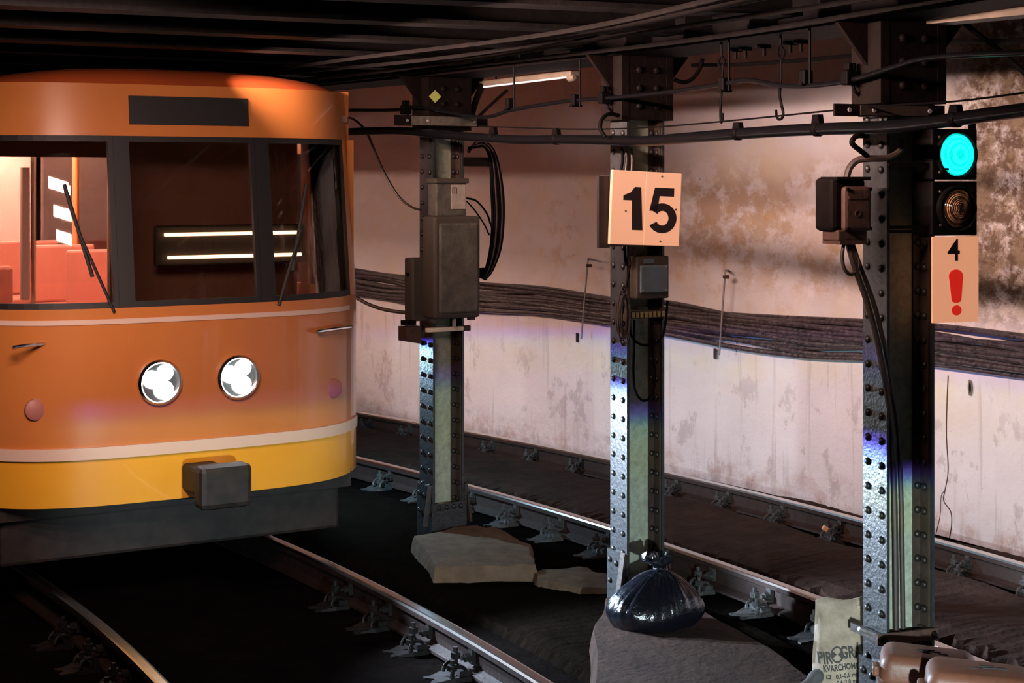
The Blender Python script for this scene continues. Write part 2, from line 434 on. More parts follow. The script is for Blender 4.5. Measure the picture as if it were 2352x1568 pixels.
mbl, _ = uvsheet(-4.6, -2.0, 13, BED-.1, 3.0, 40, 2, -.3)
struct('wall_left', mbl, M_soot)
fl = MB()
S = frange(-9, 13, .25)
fl.sweep([(-4.9, BED), (2.3, BED), (2.3, BED-.15), (-4.9, BED-.15)], S)
struct('floor', fl, M_bed)
ce = MB(); ce.sweep([(-4.9, 2.88), (-.78, 2.88), (-.74, 3.20), (2.4, 3.20), (2.4, 3.35), (-4.9, 3.35)], S)
struct('ceiling', ce, M_ceil)

# longitudinal girder on the columns
CD = -.74                        # column line
g = thing('ceiling_girder', 'long riveted black girder running along the ceiling on top of the columns', 'girder', cv(0, CD, 2.70))
MB().sweep([(CD-.02, 2.70), (CD-.02, 3.19), (CD+.02, 3.19), (CD+.02, 2.70)], frange(-7, 11, .25)).build('girder_web', M_black, g)
MB().sweep([(CD-.19, 2.69), (CD-.19, 2.715), (CD+.19, 2.715), (CD+.19, 2.69)], frange(-7, 11, .25)).build('bottom_flange', M_soot, g)
MB().sweep([(CD-.19, 2.85), (CD-.19, 2.88), (CD+.19, 2.88), (CD+.19, 2.85)], frange(-7, 11, .25)).build('top_flange', M_black, g)
sm = MB()
for s in frange(-4, 5, .55): sm.box((-.17, -.008, 2.715), (-.02, .008, 2.85), Matrix.Translation(cv(s, CD, 0)) @ Matrix.Rotation(head(s), 4, 'Z'))
tag(sm.build('stiffener_plates', M_black, g), kind='stuff')
# cross beams over the near track
k = 0
for s in frange(-2.6, 8.4, 1.0):
    loc = cv(s, -2.8, 2.74); b = thing('ceiling_beam', 'black cross beam under the ceiling above the near track', 'beam', loc, head(s), 'cross beams above the near track')
    MB().box((-1.8, -.09, 0), (1.85, .09, .02)).build('bottom_flange', M_black, b, local=True)
    MB().box((-1.8, -.012, .02), (1.85, .012, .14)).build('beam_web', M_black, b, local=True)
# thin conduits along the ceiling of the near track
for i, (d, z) in enumerate(((-1.05, 2.70), (-1.25, 2.715), (-1.5, 2.715), (-1.72, 2.715))):
    solo('ceiling_conduit', MB().tube([cv(s, d+.02*math.sin(s*1.3+i), z+.012*math.sin(s*1.1+i*2)) for s in frange(-8, 7, .3)], .011, 6), M_black,
         'thin black conduit clipped under the cross beams above the near track, %s from the columns' % ('first', 'second', 'third', 'fourth')[i], 'conduit', 'ceiling conduits', smooth=True)

# ------------------------------------------------------------------ rails
def rail(d, label, side=M_railside):
    t = thing('rail', label, 'rail', cv(-1, d, BED+.015), 0, 'running rails')
    SS = frange(-8.5, 12, .2)
    MB().sweep([(d-.033, -.012), (d-.028, -.002), (d-.018, .0), (d+.018, .0), (d+.028, -.002), (d+.033, -.012)], SS).build('rail_head', M_railhead, t)
    MB().sweep([(d-.0335, -.012), (d-.0335, -.034), (d-.009, -.046), (d-.008, -.115), (d-.058, -.132), (d-.060, -.144), (d+.060, -.144), (d+.058, -.132), (d+.008, -.115), (d+.009, -.046), (d+.0335, -.034), (d+.0335, -.012)], SS).build('rail_body', side, t)
    return t
LC = 1.848
rail(0, 'near rail of the far track, bright top running past the column feet')
rail(1.435, 'far rail of the far track, running along the foot of the plaster wall')
rail(-LC, 'right rail of the near track, running to the bottom middle of the picture', M_railoil)
rail(-LC-1.435, 'left rail of the near track, in the dark bottom left corner', M_railoil)

# rail fastenings: base plate, two bolts with nuts, spring clip, lug bolted to the rail web
def hexnut(mb, c, r, h, ax='z'):
    M = Matrix.Translation(c) @ (Matrix() if ax == 'z' else Matrix.Rotation(PI/2, 4, 'Y'))
    return mb.lathe([(r, 0), (r, h)], M, 6)
def make_fastening(m, label, group):
    t = thing('rail_fastening', label, 'fastening', (0, 0, 0), 0, group)
    # base plate with a forked front, out to the -x side of the rail
    mb = MB()
    pl = [(-.05, -.075), (-.05, .075), (-.13, .075), (-.20, .055), (-.235, .06), (-.235, .035), (-.20, .0), (-.235, -.035), (-.235, -.06), (-.20, -.055), (-.13, -.075)]
    i = len(mb.v); n = len(pl)
    mb.v += [(x, y, 0) for x, y in pl]+[(x, y, .022 if x > -.19 else .008) for x, y in pl]
    mb.f.append(tuple(range(n))); mb.f.append(tuple(range(2*n-1, n-1, -1)))
    for q in range(n): mb.f.append((q, (q+1) % n, n+(q+1) % n, n+q))
    mb.box((-.105, -.06, .02), (-.055, .06, .045))
    mb.build('base_plate', m, t, local=True)
    b = MB().cyl((-.135, -.045, .015), (-.135, -.045, .095), .0115, 8); b.build('bolt', m, t, local=True)
    hexnut(MB(), (-.135, -.045, .05), .024, .024).build('nut', m, t, local=True)
    b = MB().cyl((-.08, .05, .03), (-.08, .05, .125), .0115, 8); b.build('bolt', m, t, local=True)
    hexnut(MB(), (-.08, .05, .075), .024, .026).build('nut', m, t, local=True)
    for yo in (-.045, .05):
        pts = []
        for q in range(9):
            a = PI*q/8; pts.append((-.11+.042*math.cos(a)*(-1), yo-.03+.004*q, .03+.036*math.sin(a)))
        MB().tube(pts, .0085, 6).build('spring_clip', m, t, local=True, smooth=True)
    lug = MB().box((-.030, -.018, .055), (-.009, .018, .125)); hexnut(lug, (-.058, 0, .085), .020, .028, 'x'); lug.cyl((-.075, 0, .085), (-.03, 0, .085), .010, 8)
    lug.build('web_lug', m, t, local=True)
    return t
ORD = 'first second third fourth fifth sixth seventh eighth ninth tenth eleventh twelfth thirteenth fourteenth fifteenth sixteenth seventeenth eighteenth nineteenth twentieth'.split()
def place_fastenings(t, d, s0, n, st, umin, smax):
    spots = []
    for i in range(n):
        s = s0-st*i; p = cv(s, d-.13, BED); u = UC+F*p.x/p.y; v = VH+F*(CAMZ-p.z)/p.y
        if umin < u < 2375 and v < 1600 and s < smax: spots.append((u, s))
    spots.sort(reverse=True); base = t['label']
    for i, (u, s) in enumerate(spots):
        o = t if i == 0 else dup_tree(t)
        o.location = cv(s, d, BED); o.rotation_euler = (0, 0, head(s)+random.uniform(-.05, .05))
        o['label'] = base+', '+ORD[i]+' from its right end'
SP = .516
t = make_fastening(M_fit, 'dusty fastening on the near rail of the far track', 'fastenings on the near rail of the far track')
place_fastenings(t, 0, 3.072+SP*6, 24, SP, 800, 9)
t = make_fastening(M_fit, 'dusty fastening on the far rail below the wall', 'fastenings on the far rail of the far track')
place_fastenings(t, 1.435, 4.204+SP*6, 24, SP, 800, 9)
t = make_fastening(M_fitd, 'dark oily fastening on the right rail of the near track', 'fastenings on the right rail of the near track')
place_fastenings(t, -LC, 1.2, 14, SP, -40, 1.45)
t = make_fastening(M_fitd, 'dark oily fastening on the left rail of the near track', 'fastenings on the left rail of the near track')
place_fastenings(t, -LC-1.435, 1.2, 14, SP, -40, 1.45)

# dusty bed between the rails of the far track, with a broken grooved edge
def rough_strip(d0, d1, ztop, s0, s1, seed, crumble=.02):
    rnd = random.Random(seed); mb = MB(); SS = frange(s0, s1, .03)
    ds = [d0, d0+.02, d0+.10, (d0*2+d1)/3, (d0+2*d1)/3, d1-.08, d1]
    for s in SS:
        e = rnd.uniform(-crumble, crumble)
        for j, d in enumerate(ds):
            if j == 0: p = (d+e*.6-.02, BED-.01)
            elif j == 1: p = (d+e, ztop-.012+e*.3)
            elif j == 6: p = (d, BED-.01)
            else: p = (d, ztop+.010*math.sin(s*3.1+j*1.7)+.006*math.sin(s*7.7+j)+rnd.uniform(-.003, .003))
            mb.v.append(tuple(cv(s, p[0], p[1])))
    n = len(ds)
    for i in range(len(SS)-1):
        for j in range(n-1): mb.f.append((i*n+j, (i+1)*n+j, (i+1)*n+j+1, i*n+j+1))
    return mb
o = rough_strip(.24, 1.12, -.045, -6, 9, 3, .04).build('floor_far_track', M_dust); o['kind'] = 'structure'
o = rough_strip(1.56, 2.06, -.140, -6, 9, 4, .006).build('floor_wall_foot', M_dust); o['kind'] = 'structure'
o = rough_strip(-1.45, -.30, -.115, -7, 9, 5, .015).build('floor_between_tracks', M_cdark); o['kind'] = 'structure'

# ------------------------------------------------------------------ columns
COLS = [2.286, .110, -2.066]
class Col:
    def __init__(s, sc):
        s.s = sc; s.c = cv(sc, CD, 0); s.th = head(sc)
        s.n = Vector((math.cos(s.th), math.sin(s.th), 0)); s.t = Vector((-math.sin(s.th), math.cos(s.th), 0))
        s.M = Matrix.Translation(s.c) @ Matrix.Rotation(s.th, 4, 'Z')
    def px(s, u, v, y):
        """local x, z of the point in the column's own frame that lies behind pixel u,v at local depth y"""
        a = (u-UC)/F
        x = (a*(s.c.y+y*s.t.y)-s.c.x-y*s.t.x)/(s.n.x-a*s.n.y)
        Y = s.c.y+x*s.n.y+y*s.t.y
        return x, CAMZ+(VH-v)/F*Y
    def p(s, u, v, y):
        x, z = s.px(u, v, y); return Vector((x, y, z))
cols = [Col(q) for q in COLS]
def make_column(label):
    t = thing('steel_column', label, 'column', (0, 0, 0), 0, 'riveted steel columns')
    D, W, TH, H = .11, .080, .012, 2.70
    lf = MB().box((-D, -W, -.1), (-D+TH, W, H)).build('left_flange', M_flange, t, local=True)
    rf = MB().box((D-TH, -W, -.1), (D, W, H)).build('right_flange', M_flange, t, local=True)
    wb = MB().box((-D+TH, -.006, -.1), (D-TH, .006, H)).build('web', M_web, t, local=True)
    for sy in (-1, 1):
        for sx in (-1, 1):
            mb = MB()
            xa = sx*(D-TH); xb = sx*(D-TH-.010); xc = sx*(D-TH-.040)
            ya = sy*.006; yb = sy*.016; yc = sy*.068
            poly = [(xa, ya), (xc, ya), (xc, yb), (xb, yb), (xb, yc), (xa, yc)]
            n = 6; i = 0
            mb.v = [(x, y, -.08) for x, y in poly]+[(x, y, H) for x, y in poly]
            mb.f = [tuple(range(6)), tuple(range(11, 5, -1))]+[(q, (q+1) % 6, 6+(q+1) % 6, 6+q) for q in range(6)]
            mb.build('angle_bar', M_angle, t, local=True)
    dome = [(.0155, 0), (.0145, .006), (.0105, .0105), (.005, .0125)]
    rv = None
    def rivet(parent, loc, R):
        nonlocal rv
        if rv is None:
            o = MB().lathe(dome, None, 8).build('rivet', M_rivet, parent, local=True, smooth='all'); rv = o
        else:
            o = rv.copy(); COL.objects.link(o); o.parent = parent; WM[o.name] = WM[parent.name]
        o.location = loc; o.rotation_euler = R
    z = .12
    while z < 2.62:
        rivet(lf, (-D, -.046, z), (0, -PI/2, 0)); rivet(lf, (-D, .046, z+.004), (0, -PI/2, 0))
        rivet(rf, (D-TH-.010, -.046, z), (0, -PI/2, 0)); rivet(rf, (D, -.046, z), (0, PI/2, 0))
        rivet(wb, (-.076, -.016, z+.003), (PI/2, 0, 0)); rivet(wb, (.076, -.016, z+.003), (PI/2, 0, 0))
        z += .095
    # base gussets
    bp = MB(); bp.box((-D-.012, -.092, -.1), (-D, .092, .215)); bp.box((-D-.012, -.092, -.1), (D+.012, -.080, .11)); bp.box((D, -.092, -.1), (D+.012, .092, .215))
    bpo = bp.build('base_gusset', M_flange, t, local=True)
    for (y, zz) in ((-.06, .165), (0, .155), (.06, .165), (-.06, .06), (.06, .06)): rivet(bpo, (-D-.012, y, zz), (0, -PI/2, 0))
    for x in (-.07, -.02, .03, .08): rivet(bpo, (x, -.092, .085), (PI/2, 0, 0))
    # splayed toes
    for sx in (-1, 1):
        MB().prism([(sx*.118, .22), (sx*.128, .22), (sx*.165, -.02), (sx*.150, -.02)], -.090, -.05).build('splayed_toe', M_angle, t, local=True)
    # capital: cover plates and bolts below the girder
    cp = MB().box((-.128, -.098, 2.37), (.128, -.082, 2.70)); cp.box((-.150, -.10, 2.37), (-.11, .10, 2.70)); cp.box((.11, -.10, 2.37), (.150, .10, 2.70))
    cp = cp.build('capital_plate', M_soot, t, local=True)
    bolt = None
    for x in (-.05, .05):
        for zz in (2.44, 2.53, 2.62):
            if bolt is None: bolt = MB().lathe([(.018, 0), (.016, .010), (.009, .015)], None, 8).build('bolt', M_soot, cp, local=True, smooth='all'); o = bolt
            else: o = bolt.copy(); COL.objects.link(o); o.parent = cp; WM[o.name] = WM[cp.name]
            o.location = (x, -.098, zz); o.rotation_euler = (PI/2, 0, 0)
    MB().prism([(-.15, 2.70), (-.30, 2.70), (-.15, 2.52)], -.012, .012).build('haunch_plate', M_soot, t, local=True)
    MB().prism([(.15, 2.70), (.30, 2.70), (.15, 2.52)], -.012, .012).build('haunch_plate', M_soot, t, local=True)
    return t
col0 = make_column('riveted steel column just right of the train, carrying a tall weathered box and an arc of cables')
labs = ['', 'riveted steel column carrying the number 15 sign', 'nearest riveted steel column, carrying the green signal']
cobj = [col0]
for i in (1, 2): c = dup_tree(col0); c['label'] = labs[i]; cobj.append(c)
for c, cc in zip(cobj, cols):
    c.location = cc.c; c.rotation_euler = (0, 0, cc.th)
    for o in [c]+list(c.children_recursive): WM[o.name] = cc.M
def cthing(ci, name, label, cat, lx, ly, lz, group=None):
    """a thing fixed to column ci: its frame is the column's frame shifted to the local point"""
    c = cols[ci]; loc = c.M @ Vector((lx, ly, lz))
    return thing(name, label, cat, loc, c.th, group)
class LMB(MB):
    """builder in a column's frame"""
    def __init__(s, ci): super().__init__(); s.ci = ci
    def put(s, name, m, parent, smooth=False):
        M = cols[s.ci].M; s.v = [tuple(M @ Vector(p)) for p in s.v]
        return s.build(name, m, parent, smooth=smooth)
def rect(ci, u0, v0, u1, v1, y):
    xa, za = cols[ci].px(u0, v1, y); xb, _ = cols[ci].px(u1, v1, y); _, zb = cols[ci].px((u0+u1)/2, v0, y)
    _, za = cols[ci].px((u0+u1)/2, v1, y)
    return xa, xb, za, zb
def ctube(ci, pts, r, n=8, sub=6):
    """tube from (u,v,y) pixel points in the column's frame"""
    P = [cols[ci].M @ cols[ci].p(*q) for q in pts]
    return MB().tube(smoothpts(P, sub), r, n)

# ------------------------------------------------------------------ footings
def footing(pix, z, depth, seed, m, label, cat='footing'):
    rnd = random.Random(seed)
    P = [ground(u, v, z) for u, v in pix]; cen = sum(P, Vector())/len(P)
    mb = MB(); n = 0
    Q = []
    for i in range(len(P)):
        a, b = P[i], P[(i+1) % len(P)]
        for k in range(4):
            q = a.lerp(b, k/4); q = q+Vector((rnd.uniform(-.012, .012), rnd.uniform(-.02, .02), rnd.uniform(-.006, .004))); Q.append(q)
    n = len(Q)
    rings = [[cen.lerp(q, .5)+Vector((0, 0, .008+rnd.uniform(-.006, .006))) for q in Q], Q, [q+(q-cen).normalized()*.015-Vector((0, 0, .03)) for q in Q], [q+(q-cen).normalized()*.035+Vector((0, 0, -depth)) for q in Q]]
    for r in rings: mb.v += [tuple(p) for p in r]
    ci = len(mb.v); mb.v.append(tuple(cen+Vector((0, 0, .012))))
    for r in range(3):
        for i in range(n): mb.f.append((r*n+i, r*n+(i+1) % n, (r+1)*n+(i+1) % n, (r+1)*n+i))
    for i in range(n): mb.f.append((ci, (i+1) % n, i))
    mb.f.append(tuple(3*n+i for i in range(n)))
    return solo('column_footing', mb, m, label, cat, smooth=True)
footing([(955, 1232), (1075, 1205), (1150, 1212), (1215, 1250), (1226, 1296), (1100, 1300), (1005, 1302)], -.03, .13, 1, M_conc, 'tan concrete footing at the foot of the column beside the train')
footing([(1225, 1312), (1330, 1300), (1395, 1318), (1392, 1352), (1330, 1350), (1240, 1330)], -.075, .09, 2, M_conc, 'low dusty concrete slab left of the rubbish bag')
footing([(1395, 1372), (1530, 1350), (1655, 1425), (1800, 1510), (1900, 1590), (1760, 1680), (1370, 1680), (1366, 1448)], -.02, .14, 3, M_dust, 'wide dusty brown footing under the rubbish bag')
footing([(1960, 1560), (2120, 1540), (2330, 1640), (2400, 1760), (1900, 1760), (1850, 1640)], -.02, .14, 4, M_dust, 'dusty brown footing under the nearest column and the sack')

# ------------------------------------------------------------------ number sign on the middle column
ci = 1; y = -.20
x0, x1, z0, z1 = rect(ci, 1404, 394, 1563, 563, y)
sg = cthing(ci, 'number_sign', 'cream box sign with a big black number 15 on the middle column', 'sign', (x0+x1)/2, y, z0)
TL = Matrix.Translation(Vector(((x0+x1)/2, 0, (z0+z1)/2))) @ Matrix.Rotation(math.radians(2.6), 4, 'Y') @ Matrix.Translation(Vector((-(x0+x1)/2, 0, -(z0+z1)/2)))
xm = x0+(x1-x0)*.475
LMB(ci).bevbox((x0, y, z0), (xm-.0012, y+.022, z1), .003, TL).put('sign_panel', M_signglow, sg)
LMB(ci).bevbox((xm+.0012, y, z0), (x1, y+.022, z1), .003, TL).put('sign_panel', M_signglow, sg)
xs, _ = cols[ci].px(1378, 480, y+.02)
LMB(ci).box((x0+.005, y+.024, z0-.004), (x1-.03, y+.118, z1-.018)).put('sign_box', M_signedge, sg)
LMB(ci).box((xs, y+.03, z0-.010), (x0+.01, y+.05, z1-.022)).put('side_plate', M_signedge, sg)
# the digits, drawn in a 0..1 box of the sign face
def face(mbx, poly):
    P = [(x0+(x1-x0)*a, z0+(z1-z0)*b) for a, b in poly]
    return mbx.prism(P, y-.0016, y+.001, TL)
one = [(.305, .20), (.455, .20), (.415, .785), (.325, .785), (.27, .71), (.165, .665), (.165, .60), (.29, .60)]
face(LMB(ci), one).put('digit_one', M_digit, sg)
m5 = LMB(ci)
def q5(pts):
    face(m5, pts)
q5([(.615, .79), (.895, .79), (.895, .675), (.685, .675), (.672, .56), (.655, .47), (.545, .47)])       # flag and stem
cxa, cza = .735, .375; outer = []; inner = []
for k in range(25):
    a = math.radians(146-(146+150)*k/24)
    outer.append((cxa+.21*math.cos(a), cza+.205*math.sin(a))); inner.append((cxa+.092*math.cos(a), cza+.100*math.sin(a)))
for k in range(24): q5([outer[k], outer[k+1], inner[k+1], inner[k]])
m5.put('digit_five', M_digit, sg)
for (a, b) in ((.71, .945), (.72, .06), (.205, .455), (.93, .50)):
    s_ = LMB(ci); s_.lathe([(.006, 0), (.005, .003)], TL @ Matrix.Translation(Vector((x0+(x1-x0)*a, y, z0+(z1-z0)*b))) @ Matrix.Rotation(PI/2, 4, 'X'), 8); s_.put('screw', M_screw, sg)

# ------------------------------------------------------------------ things on the middle column
y = -.15
x0, x1, z0, z1 = rect(ci, 1463, 588, 1537, 686, y)
jb = cthing(ci, 'junction_box', 'small junction box with a smooth grey lid below the number 15 sign', 'junction box', (x0+x1)/2, y, z0)
LMB(ci).bevbox((x0, y, z0), (x1, y+.12, z1), .008).put('box_body', M_woodbox, jb)
xa, xb, za, zb = rect(ci, 1472, 609, 1535, 672, y-.012)
lid = LMB(ci).bevbox((xa, y-.014, za), (xb, y+.004, zb), .006).put('lid', M_greylid, jb)
for (a, b) in ((.08, .08), (.92, .08), (.08, .92), (.92, .92)):
    s_ = LMB(ci); s_.lathe([(.005, 0), (.004, .003)], Matrix.Translation(Vector((xa+(xb-xa)*a, y-.014, za+(zb-za)*b))) @ Matrix.Rotation(PI/2, 4, 'X'), 8); s_.put('screw', M_screw, lid)
xa, xb, za, zb = rect(ci, 1479, 594, 1503, 605, y-.002)
LMB(ci).box((xa, y-.003, za), (xb, y+.002, zb)).put('name_plate', M_greylid, jb)
y = -.125
x0, x1, z0, z1 = rect(ci, 1443, 713, 1525, 731, y)
ts = cthing(ci, 'terminal_strip', 'narrow brass terminal strip across the middle column', 'terminal strip', (x0+x1)/2, y, z0)
LMB(ci).box((x0, y, z0), (x1, y+.03, z1)).put('strip_body', M_woodbox, ts)
for k in range(8):
    xx = x0+(x1-x0)*(.08+.12*k); LMB(ci).box((xx, y-.008, z0+.006), (xx+(x1-x0)*.08, y+.002, z1-.006)).put('terminal', M_brass, ts)
for a in (x0-.004, x1-.006): LMB(ci).bevbox((a, y-.006, z0-.012), (a+.012, y+.11, z1+.012), .003).put('end_bracket', M_angle, ts)
# looped wires on the middle column
def cab(name, mb, m, label, cat='cable', group=None): return solo(name, mb, m, label, cat, group, smooth=True)
cab('hanging_cable', ctube(1, [(1457, 735, -.11), (1456, 800, -.11), (1455, 860, -.11), (1460, 900, -.11), (1478, 920, -.11), (1498, 905, -.11), (1505, 860, -.11), (1500, 820, -.11), (1496, 770, -.11), (1497, 735, -.11)], .006), M_thin, 'thin black cable hanging in a long loop over the web of the middle column')
cab('hanging_cable', ctube(1, [(1446, 735, -.12), (1450, 770, -.12), (1470, 790, -.12), (1500, 790, -.12), (1522, 770, -.12), (1530, 730, -.12), (1533, 690, -.12)], .0065), M_thin, 'black cable sagging across the middle column below the terminal strip')
cab('hanging_cable', ctube(1, [(1447, 610, -.11), (1440, 650, -.12), (1432, 690, -.12), (1430, 720, -.12)], .005), M_thin, 'thin cable running down left of the grey-lidded junction box')
coil = MB()
for k in range(7):
    pts = []
    rr = random.Random(k); cxu, cvu = 1432+rr.uniform(-5, 5), 722+rr.uniform(-6, 6); ru, rv_ = 11+rr.uniform(-4, 5), 58+rr.uniform(-14, 12)
    for q in range(25):
        a = 2*PI*q/24; pts.append(cols[1].M @ cols[1].p(cxu+ru*math.sin(a), cvu+rv_*math.cos(a), -.13-.004*k))
    coil.tube(pts, .0035, 6)
cab('wire_coil', coil, M_brcable, 'long coil of thin brown wire hung on the left edge of the middle column', 'wire')
cab('cable_tail', ctube(1, [(1340, 350, -.13), (1442, 380, -.12), (1428, 390, -.1)], .006) if False else ctube(1, [(1421, 265, -.12), (1398, 262, -.14), (1382, 275, -.15), (1379, 296, -.16), (1390, 314, -.18)], .010), M_thin, 'short cable curling out left of the middle column above the thick cable')
cab('cable_tail', ctube(1, [(1546, 182, -.1), (1570, 189, -.1), (1590, 181, -.1), (1606, 160, -.1), (1614, 135, -.1)], .011), M_thin, 'short cable swooping up to the girder right of the middle column')
for k, (u, v0_, v1_) in enumerate(((1428, 350, 395), (1437, 345, 392), (1450, 350, 392))):
    cab('riser_cable', ctube(1, [(u, 338, -.10), (u+2, 370, -.105), (u-3+k*2, 420, -.11), (u+6, 560, -.11), (u+10, 610, -.105)], .007), M_brcable if k else M_thin,
        ('dark riser cable', 'left brown riser cable', 'right brown riser cable')[k]+' passing behind the number 15 sign', 'cable', 'riser cables behind the number sign')

# ------------------------------------------------------------------ signal on the nearest column
ci = 2; y = -.13
x0, x1, z0, z1 = rect(ci, 2141, 288, 2245, 541, y)
sgn = cthing(ci, 'railway_signal', 'two-lamp railway signal with a lit green lens above a dark lens on the nearest column', 'signal', (x0+x1)/2, y, z0)
zmid = (z0+z1)/2
_, zt = cols[ci].px(2190, 296, y)
LMB(ci).bevbox((x0, y, zmid+.003), (x1, y+.14, zt), .006).put('lamp_case', M_black, sgn)
LMB(ci).bevbox((x0, y, z0), (x1, y+.14, zmid-.003), .006).put('lamp_case', M_black, sgn)
xa, xb, za, zb = rect(ci, 2231, 280, 2245, 300, y); LMB(ci).box((xa, y+.01, za), (xb, y+.02, zb)).put('top_lug', M_black, sgn)
for nm, (u, v, r), m in (('green_lens', (2194, 355, 49), G_green), ('dark_lens', (2194, 478, 47), M_amberlens)):
    c = cols[ci].p(u, v, y); R = r/F*(cols[ci].c.y-.15)
    Mx = Matrix.Translation(c) @ Matrix.Rotation(PI/2, 4, 'X')
    prof = [(R, 0), (R, .010)]
    for k in range(1, 12):
        f = 1-k/12; prof += [(R*(f+.03), .010+.030*(1-f*f)), (R*f, .007+.030*(1-f*f))]
    Lw = cols[ci].M @ Mx
    lo = MB().lathe(prof, None, 40); lo.v = [tuple(WM[sgn.name].inverted() @ Lw @ Vector(p)) for p in lo.v]
    # keep the lens in its own frame so that its rings are centred on it
    rel = WM[sgn.name].inverted() @ Lw
    lo2 = MB().lathe(prof, None, 40)
    me_o = lo2.build('lens', m, sgn, local=True, smooth=True); me_o.matrix_local = rel; WM[me_o.name] = Lw
    me_o['label'] = 'lit blue-green ribbed lens' if nm == 'green_lens' else 'unlit dark ribbed lens'
    ring = LMB(ci); ring.lathe([(R*1.12, 0), (R*1.14, .018), (R*1.04, .022), (R*1.02, .010), (R*1.02, .0)], Mx, 40)
    ring.put('lens_ring', M_black, sgn, smooth=True)
    for a in (.7, 2.4, 3.9, 5.5):
        sc = LMB(ci); sc.lathe([(.006, 0), (.005, .004)], Matrix.Translation(c+Vector((R*1.22*math.cos(a), 0, R*1.22*math.sin(a)))) @ Matrix.Rotation(PI/2, 4, 'X'), 8); sc.put('screw', M_screw, sgn)
c = cols[ci].p(2165, 388, y-.02); LMB(ci).box((c.x-.012, y-.035, c.z-.005), (c.x+.018, y-.02, c.z+.004)).put('lens_bracket', M_black, sgn)
for v in (378, 522, 532):
    xa, za = cols[ci].px(2040, v, -.105); xb, _ = cols[ci].px(2150, v, -.105)
    LMB(ci).box((xa, -.112, za-.006), (xb, -.098, za+.006)).put('mounting_bar', M_soot, sgn)
# plate 4 !
y2 = y-.006
x0, x1, z0, z1 = rect(ci, 2142, 543, 2248, 740, y2)
sp = cthing(ci, 'signal_plate', 'cream plate with a black 4 and a red exclamation mark below the signal', 'sign', (x0+x1)/2, y2, z0)
LMB(ci).bevbox((x0, y2, z0), (x1, y2+.010, z1), .002).put('plate', M_signglow, sp)
W_, H_ = x1-x0, z1-z0
def onplate(a, b, off=.0014): return Matrix.Translation(Vector((x0+W_*a, y2-off, z0+H_*b))) @ Matrix.Rotation(PI/2, 4, 'X')
tm = text_mb('4', .118, cols[ci].M @ onplate(.455, .828), bold=.0012); tm.build('digit_four', M_digit, sp)
ex = LMB(ci)
pts = []
for k in range(13): a = PI*k/12; pts.append((.50+.155*math.cos(a), .535+.082*math.sin(a)))
pts += [(.345+.012, .50), (.405, .275)]
for k in range(1, 8): a = PI+PI*k/8; pts.append((.512+.107*math.cos(a), .262+.035*math.sin(a)))
pts += [(.62, .275), (.648, .50)]
ex.prism([(x0+W_*a, z0+H_*b) for a, b in pts], y2-.0016, y2+.001)
ex.prism([(x0+W_*(.515+.107*math.cos(2*PI*k/20)), z0+H_*(.14+.060*math.sin(2*PI*k/20))) for k in range(20)], y2-.0016, y2+.001)
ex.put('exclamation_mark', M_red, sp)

# ------------------------------------------------------------------ cast box and cables on the nearest column
y = -.11
x0, x1, z0, z1 = rect(ci, 1912, 408, 1990, 532, y)
cb = cthing(ci, 'cast_iron_box', 'rusty cast iron cable box on the left side of the nearest column', 'cable box', (x0+x1)/2, y, z0-.06)
LMB(ci).bevbox((x0, y, z0), (x1, y+.13, z1), .018).put('box_body', M_soot, cb)
xa, xb, za, zb = rect(ci, 1938, 428, 2001, 531, y-.02)
LMB(ci).bevbox((xa, y-.028, za), (xb, y+.01, zb), .014).put('cover', M_rust, cb)
xl, xr_, zl, zh = rect(ci, 1950, 450, 1992, 492, y-.03)
LMB(ci).box((xl, y-.031, zh-.012), (xr_, y-.027, zh)).put('raised_band', M_rust, cb)
e_ = LMB(ci); e_.lathe([(.014, 0), (.014, .004), (.009, .004), (.009, .001)], Matrix.Translation(Vector(((xl+xr_)/2, y-.028, zl+.004))) @ Matrix.Rotation(PI/2, 4, 'X'), 12); e_.put('emblem_ring', M_rust, cb)
for (a, b) in ((.1, .06), (.9, .06), (.1, .94), (.9, .94)):
    q = LMB(ci); q.lathe([(.008, 0), (.008, .008)], Matrix.Translation(Vector((xa+(xb-xa)*a, y-.028, za+(zb-za)*b))) @ Matrix.Rotation(PI/2, 4, 'X'), 6); q.put('bolt', M_soot, cb)
xa, xb, za, zb = rect(ci, 1921, 528, 1988, 553, y); LMB(ci).bevbox((xa, y-.012, za), (xb, y+.10, zb), .006).put('gland_block', M_rust, cb)
xa, xb, za, zb = rect(ci, 1924, 551, 1985, 561, y); LMB(ci).box((xa, y-.018, za), (xb, y+.105, zb)).put('bottom_rim', M_rust, cb)
xa, xb, za, zb = rect(ci, 1918, 406, 1995, 414, y); LMB(ci).box((xa, y-.015, za), (xb, y+.10, zb)).put('top_rim', M_soot, cb)
c = cols[ci].p(1903, 466, y+.05); q = LMB(ci); q.tube([c+Vector((-.012, 0, 0)), c+Vector((.03, 0, 0))], [.012, .016], 8); q.put('side_boss', M_soot, cb)
cab('riser_cable', ctube(2, [(1948, 560, -.10), (1962, 610, -.115), (1990, 690, -.12), (2012, 770, -.12), (2030, 860, -.11), (2045, 960, -.07), (2052, 1060, -.05), (2056, 1200, -.045), (2058, 1380, -.045), (2060, 1530, -.045)], .0115), M_brcable, 'thick brown cable dropping from the cast iron box down the nearest column')
cab('riser_cable', ctube(2, [(1958, 560, -.09), (1975, 610, -.105), (2005, 690, -.12), (2028, 780, -.12), (2046, 880, -.09), (2062, 980, -.05), (2069, 1100, -.04), (2073, 1300, -.04), (2076, 1530, -.04)], .009), M_brcable, 'thinner brown cable beside it, right, dropping down the nearest column to the strap')
